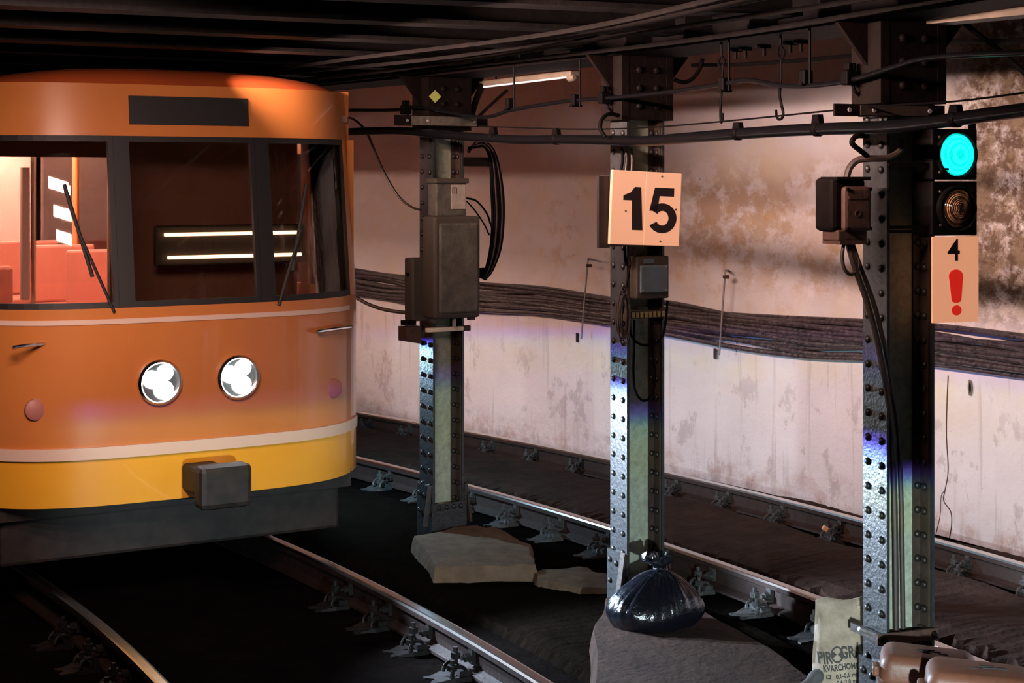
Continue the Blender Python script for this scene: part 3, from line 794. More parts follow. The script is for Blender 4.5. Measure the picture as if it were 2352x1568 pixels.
cab('hanging_cable', ctube(2, [(1938, 560, -.11), (1934, 590, -.115), (1940, 618, -.12), (1955, 630, -.12), (1970, 616, -.12), (1972, 600, -.115), (1962, 570, -.1)], .007), M_brcable, 'small brown cable loop below the cast iron box')
cab('cable_tail', ctube(2, [(1944, 410, -.06), (1952, 385, -.06), (1970, 368, -.07), (1998, 364, -.09), (2040, 362, -.10), (2068, 345, -.10), (2072, 318, -.10)], .013), M_brcable, 'thick brown cable arching from the cast iron box to the nearest column')
cab('cable_tail', ctube(2, [(1994, 312, -.1), (1968, 312, -.1), (1957, 328, -.1), (1975, 345, -.1), (1992, 358, -.09)], .011), M_thin, 'short black cable bent in a hook above the cast iron box')
# strap near the foot
y = -.115
x0, x1, z0, z1 = rect(ci, 2016, 1450, 2156, 1476, y)
st = cthing(ci, 'strap', 'rust-brown flat bar strapped across the foot of the nearest column', 'strap', (x0+x1)/2, y, z0)
LMB(ci).box((x0, y, z0), (x1, y+.012, z1)).put('bar', M_rust, st)
for a in (.1, .92):
    q = LMB(ci); q.lathe([(.014, 0), (.012, .009), (.006, .011)], Matrix.Translation(Vector((x0+(x1-x0)*a, y, (z0+z1)/2))) @ Matrix.Rotation(PI/2, 4, 'X'), 6); q.put('bolt', M_soot, st)
    LMB(ci).box((x0+(x1-x0)*a-.008, y+.012, z0+.006), (x0+(x1-x0)*a+.008, .10, z1-.006)).put('side_rod', M_angle, st)
c = cols[ci].p(2000, 1450, -.10); q = LMB(ci); q.cyl(c+Vector((-.06, -.01, .02)), c+Vector((.0, -.012, -.006)), .008); q.put('pin', M_rod, st)
# brackets for the cable run
for ci_, (u0, v0, u1, v1), lb in ((2, (1918, 240, 2170, 268), 'flat black cable bracket across the top of the nearest column'), (0, (908, 266, 1120, 290), 'flat grey cable bracket across the top of the column beside the train')):
    y = -.15
    x0, x1, z0, z1 = rect(ci_, u0, v0, u1, v1, y)
    bk = cthing(ci_, 'cable_bracket', lb, 'bracket', (x0+x1)/2, y, z0)
    LMB(ci_).box((x0, y, z0), (x1, y+.012, z1)).put('bracket_bar', M_soot, bk)
    LMB(ci_).box((x0+.11, y-.006, z0+.004), (x1-.08, y, z1-.004)).put('face_plate', M_angle if ci_ == 2 else M_boxgrey, bk)
    for a in (.12, .34, .85):
        q = LMB(ci_); q.lathe([(.009, 0), (.008, .006)], Matrix.Translation(Vector((x0+(x1-x0)*a, y-.006, (z0+z1)/2))) @ Matrix.Rotation(PI/2, 4, 'X'), 8); q.put('bolt', M_rod, bk)
    for a in (.3, .8): LMB(ci_).box((x0+(x1-x0)*a, y+.012, z0), (x0+(x1-x0)*a+.02, -.08, z1)).put('stand_off', M_soot, bk)

# ------------------------------------------------------------------ boxes on the column beside the train
ci = 0; y = -.26
x0, x1, z0, z1 = rect(ci, 998, 497, 1104, 731, y)
tb = cthing(ci, 'equipment_box', 'tall weathered grey equipment box with rounded lid on the column beside the train', 'equipment box', (x0+x1)/2, y, z0)
LMB(ci).bevbox((x0, y, z0), (x1, y+.15, z1), .016).put('box_body', M_boxrim, tb)
xa, xb, za, zb = rect(ci, 1010, 512, 1098, 719, y-.01); LMB(ci).bevbox((xa, y-.016, za), (xb, y+.01, zb), .012).put('lid_panel', M_boxgrey, tb)
LMB(ci).box((x0-.006, y+.03, z0-.02), (x0+.03, y+.05, z0)).put('hinge', M_boxrim, tb); LMB(ci).box((x1-.06, y+.03, z0-.018), (x1-.02, y+.06, z0)).put('hinge', M_boxrim, tb)
q = LMB(ci); c = cols[ci].p(1043, 742, y+.05); q.cyl(c+Vector((0, 0, -.022)), c+Vector((0, 0, .028)), .012); q.put('cable_gland', M_rod, tb)
y = -.20
x0, x1, z0, z1 = rect(ci, 1002, 414, 1071, 497, y)
ub = cthing(ci, 'meter_box', 'small grey meter box standing on the tall equipment box', 'meter box', (x0+x1)/2, y, z0)
LMB(ci).bevbox((x0, y, z0), (x1, y+.10, z1-.005), .008).put('box_body', M_boxgrey, ub)
LMB(ci).bevbox((x0-.01, y-.012, z1-.018), (x1+.014, y+.11, z1+.012), .006).put('top_flange', M_boxrim, ub)
xa, xb, za, zb = rect(ci, 1037, 424, 1069, 480, y-.004); LMB(ci).box((xa, y-.005, za), (xb, y+.002, zb)).put('paper_label', M_paper, ub)
xm_, xn_, zm_, zn_ = rect(ci, 1039, 430, 1048, 445, y-.006)
mk = LMB(ci)
for dx in (0, .5, 1): mk.box((xm_+(xn_-xm_)*dx, y-.0065, zm_), (xm_+(xn_-xm_)*dx+.0035, y-.005, zn_))
mk.box((xm_, y-.0065, zn_-.004), (xn_+.0035, y-.005, zn_)); mk.put('label_mark', M_digit, ub)
y = -.12
x0, x1, z0, z1 = rect(ci, 947, 592, 1001, 737, y)
lb_ = cthing(ci, 'relay_box', 'dark relay box behind the left edge of the tall equipment box', 'relay box', (x0+x1)/2, y, z0)
LMB(ci).bevbox((x0, y, z0), (x1, y+.10, z1), .012).put('box_body', M_boxrim, lb_)
c = cols[ci].p(945, 630, y+.05); q = LMB(ci); q.cyl(c+Vector((-.03, 0, 0)), c+Vector((.03, 0, 0)), .012); q.put('cable_gland', M_soot, lb_)
xa, xb, za, zb = rect(ci, 931, 736, 950, 747, y); LMB(ci).bevbox((xa, y, za), (xb+.02, y+.06, zb), .003).put('latch', M_soot, lb_)
x0, x1, z0, z1 = rect(ci, 932, 750, 968, 786, y)
l2 = cthing(ci, 'cable_clamp_block', 'small brown block clamped left of the column beside the train', 'clamp block', (x0+x1)/2, y, z0)
LMB(ci).prism([(x0, z0+.008), (x1, z0-.012), (x1, z1), (x0, z1)], y, y+.09).put('block', M_rust, l2)
LMB(ci).box((x1-.02, y+.03, z0+.03), (x1+.04, y+.05, z0+.06)).put('clamp_bar', M_angle, l2)
y = -.16
x0, x1, z0, z1 = rect(ci, 982, 751, 1081, 761, y)
l3 = cthing(ci, 'pipe_clamp', 'cream metal clamp bar under the tall equipment box', 'clamp', (x0+x1)/2, y, z0)
LMB(ci).bevbox((x0, y, z0), (x1-.03, y+.03, z1), .004).put('clamp_bar', M_sign, l3)
LMB(ci).bevbox((x1-.05, y-.004, z0-.003), (x1, y+.03, z1+.003), .004).put('clamp_jaw', M_angle, l3)
for a in (.15, .62): LMB(ci).box((x0+(x1-x0)*a, y+.03, z0), (x0+(x1-x0)*a+.015, -.08, z1)).put('stand_off', M_angle, l3)
# arc of cables and its bracket
for k in range(7):
    o_ = (k-3)*4.2
    cab('arched_cable', ctube(0, [(1075, 345+o_*.4, -.10), (1092, 333-o_*.4, -.12), (1113, 331-o_*.5, -.13), (1132+o_*.5, 362-o_*.5, -.14), (1141+o_, 430, -.15), (1144+o_, 500, -.15), (1138+o_*.9, 570, -.15), (1122+o_*.6, 622, -.14), (1108+o_*.3, 640+o_*.2, -.12)], .0085, 7, 5), M_brcable if k % 3 == 2 else M_thin,
        'cable arching right of the column beside the train, %s from the inside of the arch' % ORD[k], 'cable', 'arched cables beside the tall equipment box')
x0, x1, z0, z1 = rect(0, 1066, 361, 1128, 382, -.135)
bk = cthing(0, 'cable_bracket', 'short flat bracket holding the arched cables off the column', 'bracket', x0, -.13, z0)
LMB(0).box((x0, -.135, z0), (x1, -.125, z1)).put('bracket_bar', M_soot, bk)
x0, x1, z0, z1 = rect(0, 1098, 615, 1119, 644, -.11)
LMB(0).prism([(x0-.03, z1), (x1, z1), (x1, z0), (x0-.03, z0+.03)], -.11, -.09).put('lower_plate', M_soot, bk)
cab('cable_tail', ctube(0, [(1072, 455, -.13), (1095, 462, -.13), (1118, 490, -.13), (1128, 520, -.13)], .006), M_thin, 'thin cable looping from the meter box into the arched cables, upper one')
cab('cable_tail', ctube(0, [(1072, 462, -.12), (1092, 485, -.12), (1112, 515, -.12), (1124, 540, -.12)], .005), M_thin, 'thin cable looping from the meter box into the arched cables, lower one')
x0, x1, z0, z1 = rect(0, 986, 207, 1014, 236, -.105)
stk = cthing(0, 'warning_sticker', 'small yellow-green diamond sticker at the top of the column beside the train', 'sticker', (x0+x1)/2, -.104, z0)
LMB(0).prism([((x0+x1)/2, z0), (x1, (z0+z1)/2), ((x0+x1)/2, z1), (x0, (z0+z1)/2)], -.1035, -.099).put('sticker_face', M_sticker, stk)
MBx = ctube(0, [(1096, 205, -.05), (1110, 190, -.05)], .01)
cab('stay_bar', ctube(0, [(1078, 290, -.05), (1090, 240, -.05), (1108, 195, -.05)], .022, 6), M_soot, 'dark stay bar leaning right at the top of the column beside the train', 'bar')
cab('stay_bar', ctube(0, [(1092, 275, -.06), (1130, 238, -.06), (1165, 207, -.06)], .010, 6), M_soot, 'thin stay rod leaning right beside the fluorescent lamp', 'bar')
cab('hanging_cable', MB().tube(smoothpts([at(u, v, -.9) for u, v in ((770, 284), (800, 270), (828, 286), (845, 310), (858, 340), (882, 395), (915, 450), (945, 475), (966, 482))]), .0075, 8), M_brcable, 'loose grey-brown cable drooping to the column beside the train')
cab('hanging_cable', MB().tube(smoothpts([at(u, v, -.8) for u, v in ((780, 655), (830, 690), (880, 710), (948, 720))]), .012, 8), M_brcable, 'slack brown cable sagging left of the relay box')

# ------------------------------------------------------------------ overhead cable run
def carry_on(pts, d):
    """continue a run of cable along the curve beyond the frame"""
    q = pts[-1]; s0 = (math.atan2(q.y-CY, q.x-CX)-PHI)/K
    return pts+[cv(s0-.7*k, d, q.z+.012*math.sin(k*1.9)) for k in range(1, 8)]
def along(px, d): return smoothpts(carry_on([at(u, v, d) for u, v in px], d), 8)
DC = -.98
thick = [(740, 305), (900, 300), (1000, 308), (1100, 316), (1200, 321), (1300, 320), (1400, 322), (1480, 324), (1560, 318), (1700, 307), (1850, 298), (2000, 293), (2062, 290), (2150, 280), (2250, 266), (2352, 253), (2480, 236)]
cab('overhead_cable', MB().tube(along(thick, DC), .0245, 14), M_cable, 'thickest glossy black cable slung across all three columns')
wire = [(1100, 290), (1290, 296), (1400, 296), (1530, 290), (1700, 275), (1930, 252), (2060, 241), (2200, 232), (2352, 213), (2480, 196)]
cab('messenger_wire', MB().tube(along(wire, DC), .004, 6), M_thin, 'thin messenger wire running just above the thickest cable', 'wire')
midc = [(740, 253), (900, 253), (960, 246), (1030, 258), (1090, 268), (1130, 267), (1180, 252), (1300, 233), (1400, 225), (1530, 212), (1660, 193), (1715, 184), (1790, 196), (1860, 197), (1950, 185), (2050, 155), (2110, 137), (2200, 127), (2352, 121), (2480, 116)]
cab('overhead_cable', MB().tube(along(midc, -.93), .0105, 10), M_cable, 'wavy middle black cable slung in hangers above the thickest cable')
upc = [(1590, 150), (1700, 148), (1790, 142), (1900, 133), (1990, 124), (2100, 108), (2200, 95), (2352, 92)]
cab('overhead_cable', MB().tube(along(upc, -.3), .0095, 8), M_thin, 'topmost thin black cable close under the girder right of the middle column')
diag = [(2205, 45), (2245, 78), (2290, 112), (2352, 165), (2420, 220)]
cab('overhead_cable', MB().tube(along(diag, -.3), .012, 8), M_thin, 'black cable slanting down into the top right corner')
# cable saddles on the thick cable
for i, (u, v) in enumerate(((1133, 316), (1278, 320), (1695, 307), (1878, 297), (2195, 274))):
    p = at(u, v, DC); a = at(u-15, v, DC); 
    t = thing('cable_saddle', 'black saddle hanging the thickest cable from its wire, %s from the left' % ORD[i], 'saddle', p, 0, 'saddles on the thickest cable')
    tv = (at(u+8, v, DC)-at(u-8, v, DC)).normalized()
    Q = Matrix.Translation(p) @ tv.to_track_quat('Z', 'Y').to_matrix().to_4x4()
    mb = MB(); mb.lathe([(.027, -.018), (.029, -.014), (.029, .014), (.027, .018)], Q, 14); mb.build('band', M_thin, t, smooth=True)
    zt = at(u, v-26 if i < 3 else v-34, DC).z
    zx = Vector((tv.x, tv.y, 0)).normalized()
    mb = MB(); 
    Mq = Matrix.Translation(Vector((p.x, p.y, 0))) @ Matrix.Rotation(math.atan2(zx.y, zx.x), 4, 'Z')
    mb.prism([(-.03, p.z+.018), (.03, p.z+.018), (.02, zt), (-.02, zt)], -.012, .012, Mq); mb.build('saddle_block', M_thin, t)
# hangers on the middle cable
hg = ((1323, 230, 165, 'leftmost hanger rod with a black clamp, right of the fluorescent lamp'), (1665, 194, 122, 'hanger rod with a black clamp right of the middle column'), (1851, 178, 92, 'hanger rod with a black clamp left of the nearest column'), (1172, 238, 178, 'short hanger rod with a clamp in front of the fluorescent lamp'))
for i, (u, v, vt, lb) in enumerate(hg):
    d = -.93; p = at(u, v, d)
    t = thing('cable_hanger', lb, 'hanger', p, 0, 'cable hangers')
    top = at(u+9, vt, d)
    MB().tube([Vector((top.x, top.y, 2.70)), top, at(u+9, v+14, d)], .0062, 6).build('rod', M_thin, t)
    Mq = Matrix.Translation(p) @ Matrix.Rotation(.5, 4, 'Z')
    MB().bevbox((-.024, -.02, -.030), (.022, .02, .030), .005, Mq).build('clamp', M_thin, t)
    MB().bevbox((-.034, -.015, -.034), (.030, .015, -.022), .003, Mq).build('clamp_lip', M_thin, t)
for i, (u, v, lb) in enumerate(((1389, 222, 'black cable clamp block left of the middle column top'), (1952, 175, 'black cable clamp block left of the nearest column top'), (932, 250, 'black cable clamp block left of the column beside the train'))):
    p = at(u, v, -.93); t = thing('clamp_block', lb, 'clamp', p, 0, 'cable clamp blocks')
    Mq = Matrix.Translation(p) @ Matrix.Rotation(.45, 4, 'Z')
    MB().bevbox((-.03, -.022, -.035), (.03, .022, .022), .006, Mq).build('clamp_body', M_thin, t)
    MB().bevbox((-.019, -.018, .022), (-.002, .018, .052), .005, Mq).build('clamp_bolt', M_thin, t)
    MB().bevbox((.002, -.018, .022), (.019, .018, .052), .005, Mq).build('clamp_bolt', M_thin, t)
    e = p+Vector((.01, 0, -.03))
    MB().tube(smoothpts([e, e+Vector((.012, .0, -.03)), e+Vector((.04, .02, -.045)), e+Vector((.085, .05, -.03))], 5), .007, 7).build('tail', M_thin, t, smooth=True)
# hooks
def pxtube(pts, d, r, n=7, sub=5): return MB().tube(smoothpts([at(u, v, d) for u, v in pts], sub), r, n)
t = thing('hook', 'long open hook hanging from the girder with a curled lower end', 'hook', at(1793, 275, -.85), 0, 'hooks under the girder')
pxtube([(1793, 100), (1786, 118), (1788, 128), (1794, 137), (1800, 128), (1801, 118), (1793, 104)], -.85, .0055).build('eye', M_thin, t, smooth=True)
pxtube([(1794, 137), (1794, 180), (1791, 215), (1795, 240), (1799, 258), (1797, 270), (1790, 274), (1784, 268), (1782, 252)], -.85, .0062).build('shank', M_thin, t, smooth=True)
MB().tube([at(1793, 104, -.85), Vector((at(1793, 104, -.85).x, at(1793, 104, -.85).y, 2.70))], .006, 6).build('stem', M_thin, t)
t = thing('hook', 'straight hook rod hanging from the girder beside a cable hanger, right of the middle column', 'hook', at(1656, 280, -.88), 0, 'hooks under the girder')
pxtube([(1657, 128), (1650, 142), (1656, 155), (1664, 142), (1659, 130)], -.88, .0055).build('eye', M_thin, t, smooth=True)
pxtube([(1661, 150), (1658, 200), (1655, 250), (1656, 281), (1660, 270), (1659, 260)], -.88, .0062).build('shank', M_thin, t, smooth=True)
MB().tube([at(1657, 130, -.88), Vector((at(1657, 130, -.88).x, at(1657, 130, -.88).y, 2.70))], .006, 6).build('stem', M_thin, t)
# small fittings under the girder between middle and nearest column
for i, (u, v) in enumerate(((1690, 122), (1712, 124), (1755, 115), (1815, 100), (1840, 98))):
    p = at(u, v, -.62); t = thing('girder_clip', 'small black clip under the girder between middle and nearest columns, %s from the left' % ORD[i], 'clip', Vector((p.x, p.y, 2.66)), .45, 'clips under the girder')
    MB().box((-.03, -.012, .015), (.03, .012, .032)).build('clip_plate', M_thin, t, local=True)
    MB().lathe([(.010, -.02), (.010, .016)], None, 6).build('clip_bolt', M_thin, t, local=True)

# fluorescent lamps
pa, pb = at(1110, 200, -.45), at(1322, 175, -.45)
fx = thing('fluorescent_lamp', 'dusty white fluorescent lamp hanging level right of the column beside the train', 'lamp', (pa+pb)/2)
ax = (pb-pa); Lh = ax.length; Mq = Matrix.Translation(pa) @ ax.to_track_quat('X', 'Z').to_matrix().to_4x4()
MB().bevbox((0, -.035, .0), (Lh, .035, .035), .008, Mq).build('lamp_body', M_white, fx)
MB().tube([Mq @ Vector((.02, -.030, -.004)), Mq @ Vector((Lh-.05, -.030, -.004))], .005, 8).build('tube', G_fix, fx, smooth=True)
MB().lathe([(.018, 0), (.024, .012), (.022, .05), (.012, .06)], Mq @ Matrix.Translation(Vector((Lh-.055, -.01, -.006))) @ Matrix.Rotation(PI/2, 4, 'Y'), 14).build('end_cap', M_white, fx, smooth=True)
for a in (.15, .85):
    q = Mq @ Vector((Lh*a, 0, .03)); MB().tube([q, Vector((q.x, q.y, 3.20))], .006, 6).build('hanger_rod', M_thin, fx)
pa, pb = at(2130, 52, -.62), at(2420, 12, -.62)
fx = thing('fluorescent_lamp', 'pale flat lamp fixture under the girder in the top right corner', 'lamp', (pa+pb)/2)
ax = pb-pa; Lh = ax.length; Mq = Matrix.Translation(pa) @ ax.to_track_quat('X', 'Z').to_matrix().to_4x4()
MB().prism([(0, -.012), (Lh, -.03), (Lh, .02), (0, .0)], -.06, .06, Mq).build('lamp_body', M_white, fx)
MB().box((.05, -.065, .02), (Lh, .065, .032), Mq).build('top_tray', M_soot, fx)

# ------------------------------------------------------------------ wall: cable bundle, hook rods, hole
ctr = [(600, 625), (760, 640), (880, 655), (960, 668), (1108, 682), (1250, 692), (1400, 712), (1535, 730), (1700, 752), (1850, 768), (1985, 776), (2145, 792), (2352, 818), (2480, 832)]
amp = [26, 28, 30, 30, 30, 30, 32, 38, 38, 40, 38, 44, 46, 46]
rnd = random.Random(21)
NB = 16
ORDW = ['first']+ORD[1:]
for k in range(NB):
    f = -1+2*k/(NB-1); pts = []
    ph = rnd.uniform(0, 6.28); fr = rnd.uniform(.5, 1.1)
    for i, (u, v) in enumerate(ctr):
        ff = max(-1.05, min(1.05, f+.24*math.sin(fr*i+ph)+rnd.uniform(-.12, .12)))
        if k == NB-1: ff = 1.0+(.25 if 8 <= i <= 10 else 0)
        dd = DW-.030-.035*(1-f*f)-rnd.uniform(0, .035)
        pts.append(at(u, v+amp[i]*ff, dd))
    cab('wall_cable', MB().tube(smoothpts(carry_on(pts, dd), 8), rnd.choice((.012, .014, .016, .019)), 8), M_wallcable,
        'dusty dark cable in the bundle along the wall, %s from the top' % ORDW[k], 'cable', 'cables bundled along the wall')
for u0, v0, u1, v1, lb in ((1351, 592, 1335, 778, 'thin grey hook rod on the wall left of the middle column, over the cables'), (1666, 618, 1652, 815, 'thin grey hook rod on the wall right of the middle column, over the cables')):
    d = DW-.13
    t = thing('wall_hook', lb, 'wall hook', at(u1, v1, d), 0, 'hook rods on the wall')
    MB().tube([at(u0, v0, d), at((u0+u1)/2, (v0+v1)/2, d), at(u1, v1, d)], .007, 8).build('rod', M_rod, t, smooth=True)
    p = at(u0, v0+4, d); q = at(u0+6, v0+3, DW+.0)
    MB().tube([p, q], .008, 6).build('wall_stub', M_rod, t)
    p = at(u0+2, v0+18, d); MB().bevbox((-.022, -.012, -.012), (.022, .03, .012), .004, Matrix.Translation(p)).build('nut_plate', M_rust, t)
    p = at(u1-10, v1-8, DW-.02); MB().bevbox((-.008, -.006, -.055), (.008, .03, .02), .003, Matrix.Translation(p)).build('lower_stub', M_rust, t)
p = at(2227, 890, DW-.006)
hl = thing('wall_socket', 'small dark oval hole with a chipped pale rim in the wall below the cables', 'hole', p, head(-3))
Mq = Matrix.Translation(p) @ Matrix.Rotation(head(-3)+PI/2, 4, 'Z') @ Matrix.Rotation(PI/2, 4, 'X')
MB().lathe([(.030, 0), (.026, .008)], Mq @ Matrix.Diagonal((.7, 1.7, 1, 1)), 16).build('rim', M_white, hl, smooth=True)
MB().lathe([(.020, 0), (.018, .010)], Mq @ Matrix.Translation(Vector((-.004, 0, 0))) @ Matrix.Diagonal((.6, 1.9, 1, 1)), 16).build('hole', M_black, hl, smooth=True)

# ------------------------------------------------------------------ rubbish bag
def rubbish_bag():
    c = ground(1504, 1446, -.01); c.z = -.015; c.y += .12
    t = thing('rubbish_bag', 'knotted shiny black rubbish bag lying at the foot of the middle column', 'rubbish bag', c)
    sc = c.y/F
    mb = MB(); n = 96; rings = 30
    rnd = random.Random(3); phs = [rnd.uniform(0, 6.28) for _ in range(8)]
    RX, RY, HZ = 116*sc, 92*sc, 126*sc
    for j in range(rings):
        f = j/(rings-1)
        z = f
        if z < .30: r = .84+.16*math.sin(z/.30*PI/2)
        else: u = (z-.30)/.70; r = .09+.91*max(0, 1-u**1.7)**.80
        for q in range(n):
            a = 2*PI*q/n
            pl = sum(1-2*abs(math.sin((5+3*i)*a+phs[i]+.9*f*(i % 3))) for i in range(5))/3.2
            am = .015+.13*max(0, f-.2)
            lump = .05*math.sin(3*a+phs[5]+f*3)+.04*math.sin(2*a+phs[6]-f*2)
            rr = r*(1+lump)+am*pl*(.45+.55*r)
            z2 = z+.03*math.sin(4*a+phs[7])*math.sin(f*PI)
            mb.v.append((c.x+RX*rr*math.cos(a)+18*sc*f*f, c.y+RY*rr*math.sin(a), c.z+HZ*max(0, z2)))
    for j in range(rings-1):
        for q in range(n): mb.f.append((j*n+q, j*n+(q+1) % n, (j+1)*n+(q+1) % n, (j+1)*n+q))
    mb.f.append(tuple(range(n))[::-1]); mb.f.append(tuple((rings-1)*n+q for q in range(n)))
    mb.build('bag_body', M_bag, t, smooth='all')
    top = Vector((c.x+18*sc, c.y, c.z+HZ*1.0))
    k = MB(); m = 28
    for j in range(9):
        f = j/8
        r = (.14, .13, .10, .12, .17, .22, .25, .25, .20)[j]*100*sc
        for q in range(m):
            a = 2*PI*q/m; w_ = 1+(.3+.5*f)*math.sin(5*a+j*.7)*.6+.35*f*math.sin(11*a+2*j)
            k.v.append((top.x+r*w_*math.cos(a)-8*sc*f, top.y+r*.6*w_*math.sin(a), top.z-8*sc+f*42*sc+11*sc*math.sin(7*a+1)*f*f))
    for j in range(8):
        for q in range(m): k.f.append((j*m+q, j*m+(q+1) % m, (j+1)*m+(q+1) % m, (j+1)*m+q))
    k.build('gathered_neck', M_bag, t, smooth='all')
    MB().tube([top+Vector((13*sc*math.cos(a), 10*sc*math.sin(a), 2*sc+2*sc*math.sin(3*a))) for a in [2*PI*q/16 for q in range(17)]], 5*sc, 8).build('knot', M_bag, t, smooth='all')
rubbish_bag()

# ------------------------------------------------------------------ paper sack with print
def sack():
    p = ground(1929, 1610, -.02); Yd = p.y; sc = Yd/F
    base = Vector((p.x, p.y, -.02))
    t = thing('paper_sack', 'dirty cream sack printed PIROGRÁN leaning against the nearest column', 'sack', base, -.12)
    Wd, Ht, Dp = 122*sc, 232*sc, 62*sc
    nx, nz = 14, 18; rnd = random.Random(5)
    mb = MB(); fr = {}
    def thickness(a, b): return Dp*.5*(max(0, 1-(2*a-1)**4))**.5*(max(.0, 1-max(0, b-.55)/.46)**.6)*(.75+.25*min(1, b*6+.3))
    for side in (-1, 1):
        for j in range(nz+1):
            for i in range(nx+1):
                a, b = i/nx, j/nz
                x = (a-.5)*Wd*(1-.05*b+.04*math.sin(b*5)); z = b*Ht*(1+.03*a*b) + .006*math.sin(a*7)*b + rnd.uniform(-.002, .002)
                yy = side*thickness(a, b)+.006*math.sin(a*9+b*6)+.006*math.sin(b*17-a*4)
                mb.v.append((x, yy, z)); fr[(side, i, j)] = len(mb.v)-1
    for side in (-1, 1):
        for j in range(nz):
            for i in range(nx): mb.f.append((fr[(side, i, j)], fr[(side, i+1, j)], fr[(side, i+1, j+1)], fr[(side, i, j+1)]))
    for j in range(nz):
        mb.f.append((fr[(-1, 0, j)], fr[(-1, 0, j+1)], fr[(1, 0, j+1)], fr[(1, 0, j)])); mb.f.append((fr[(-1, nx, j)], fr[(-1, nx, j+1)], fr[(1, nx, j+1)], fr[(1, nx, j)]))
    for i in range(nx):
        mb.f.append((fr[(-1, i, 0)], fr[(-1, i+1, 0)], fr[(1, i+1, 0)], fr[(1, i, 0)])); mb.f.append((fr[(-1, i, nz)], fr[(-1, i+1, nz)], fr[(1, i+1, nz)], fr[(1, i, nz)]))
    body = mb.build('sack_body', M_sack, t, local=True, smooth='all')
    def surf(x, z):
        a = min(1, max(0, x/Wd+.5)); b = min(1, max(0, z/Ht)); return -thickness(a, b)+.006*math.sin(a*9+b*6)+.006*math.sin(b*17-a*4)
    def wrap(tm, nm):
        tm.v = [(v[0], surf(v[0], v[2])-.0022+(v[1]), v[2]) for v in tm.v]
        tm.build(nm, M_ink, t, local=True)
    def pr(txt, size, xu, zu, nm, bold=0, rot=.12, sx=.66):
        # xu, zu: pixel offsets from the middle of the foot of the sack
        wrap(text_mb(txt, size*sc, Matrix.Translation(Vector((xu*sc, 0, zu*sc))) @ Matrix.Rotation(-rot, 4, 'Y') @ Matrix.Rotation(PI/2, 4, 'X') @ Matrix.Diagonal((sx, 1, 1, 1)), bold=bold*sc, extrude=.0002), nm)
    pr('PIR', 36, -36, 106, 'print_name', 1.3); pr('GRÁN', 36, 32, 122, 'print_name', 1.3)
    em = MB(); cx_, cz_ = -8*sc, 115*sc
    for k in range(16):
        a0, a1 = 2*PI*k/16, 2*PI*(k+1)/16
        if k in (3, 4, 11, 12): pass
        em.prism([(cx_+15*sc*math.cos(a0), cz_+18*sc*math.sin(a0)), (cx_+15*sc*math.cos(a1), cz_+18*sc*math.sin(a1)), (cx_+11*sc*math.cos(a1), cz_+14*sc*math.sin(a1)), (cx_+11*sc*math.cos(a0), cz_+14*sc*math.sin(a0))], -.0002, .0002)
    em.prism([(cx_-11*sc, cz_+9*sc), (cx_-11*sc, cz_-9*sc), (cx_-1*sc, cz_)], -.0002, .0002); em.prism([(cx_+11*sc, cz_+9*sc), (cx_+11*sc, cz_-9*sc), (cx_+1*sc, cz_)], -.0002, .0002)
    wrap(em, 'print_emblem')
    pr('KVARCHOMOK', 20, 6, 88, 'print_line', .8); pr('0,1-0,6 mm', 15, 16, 68, 'print_line', .4, sx=.8); pr('0,6-2,0 mm', 15, 18, 53, 'print_line', .4, sx=.8); pr('kg', 17, 20, 36, 'print_line', .6)
    bx_ = MB()
    for q in ((-33, 60, -23, 62), (-33, 69, -23, 71), (-33, 60, -31, 71), (-25, 60, -23, 71)): bx_.prism([(q[0]*sc, q[1]*sc), (q[2]*sc, q[1]*sc), (q[2]*sc, q[3]*sc), (q[0]*sc, q[3]*sc)], -.0002, .0002)
    wrap(bx_, 'print_tick_box')
    fold = MB(); fold.prism([(Wd*.30, Ht*.97), (Wd*.50, Ht*.965), (Wd*.49, Ht*.80), (Wd*.36, Ht*.78)], -Dp*.22, -Dp*.20); fold.build('folded_flap', M_sack, t, local=True)
    return t
sack()
fm = MB(); rnd = random.Random(8)
P = [ground(u, v, -.0) for u, v in ((1880, 1606), (1845, 1625), (1800, 1660), (1760, 1700))]
zs = [.10, .07, .05, .03]
fm.tube(smoothpts([at_ + Vector((0, 0, z)) for at_, z in zip(P, zs)], 6), [.026+.004*math.sin(i*1.3) for i in range(19)], 10)
solo('plastic_film', fm, M_film, 'crumpled roll of grey plastic film lying left of the printed sack', 'plastic film', smooth=True)
sc_ = MB(); q = at(1895, 1266, 1.15); sc_.bevbox((-.018, -.016, -.014), (.018, .016, .016), .006, Matrix.Translation(Vector((q.x, q.y, -.030))) @ Matrix.Rotation(.6, 4, 'Y'))
solo('litter_scrap', sc_, M_scrap, 'small bright orange scrap of litter between the rails of the far track', 'litter')

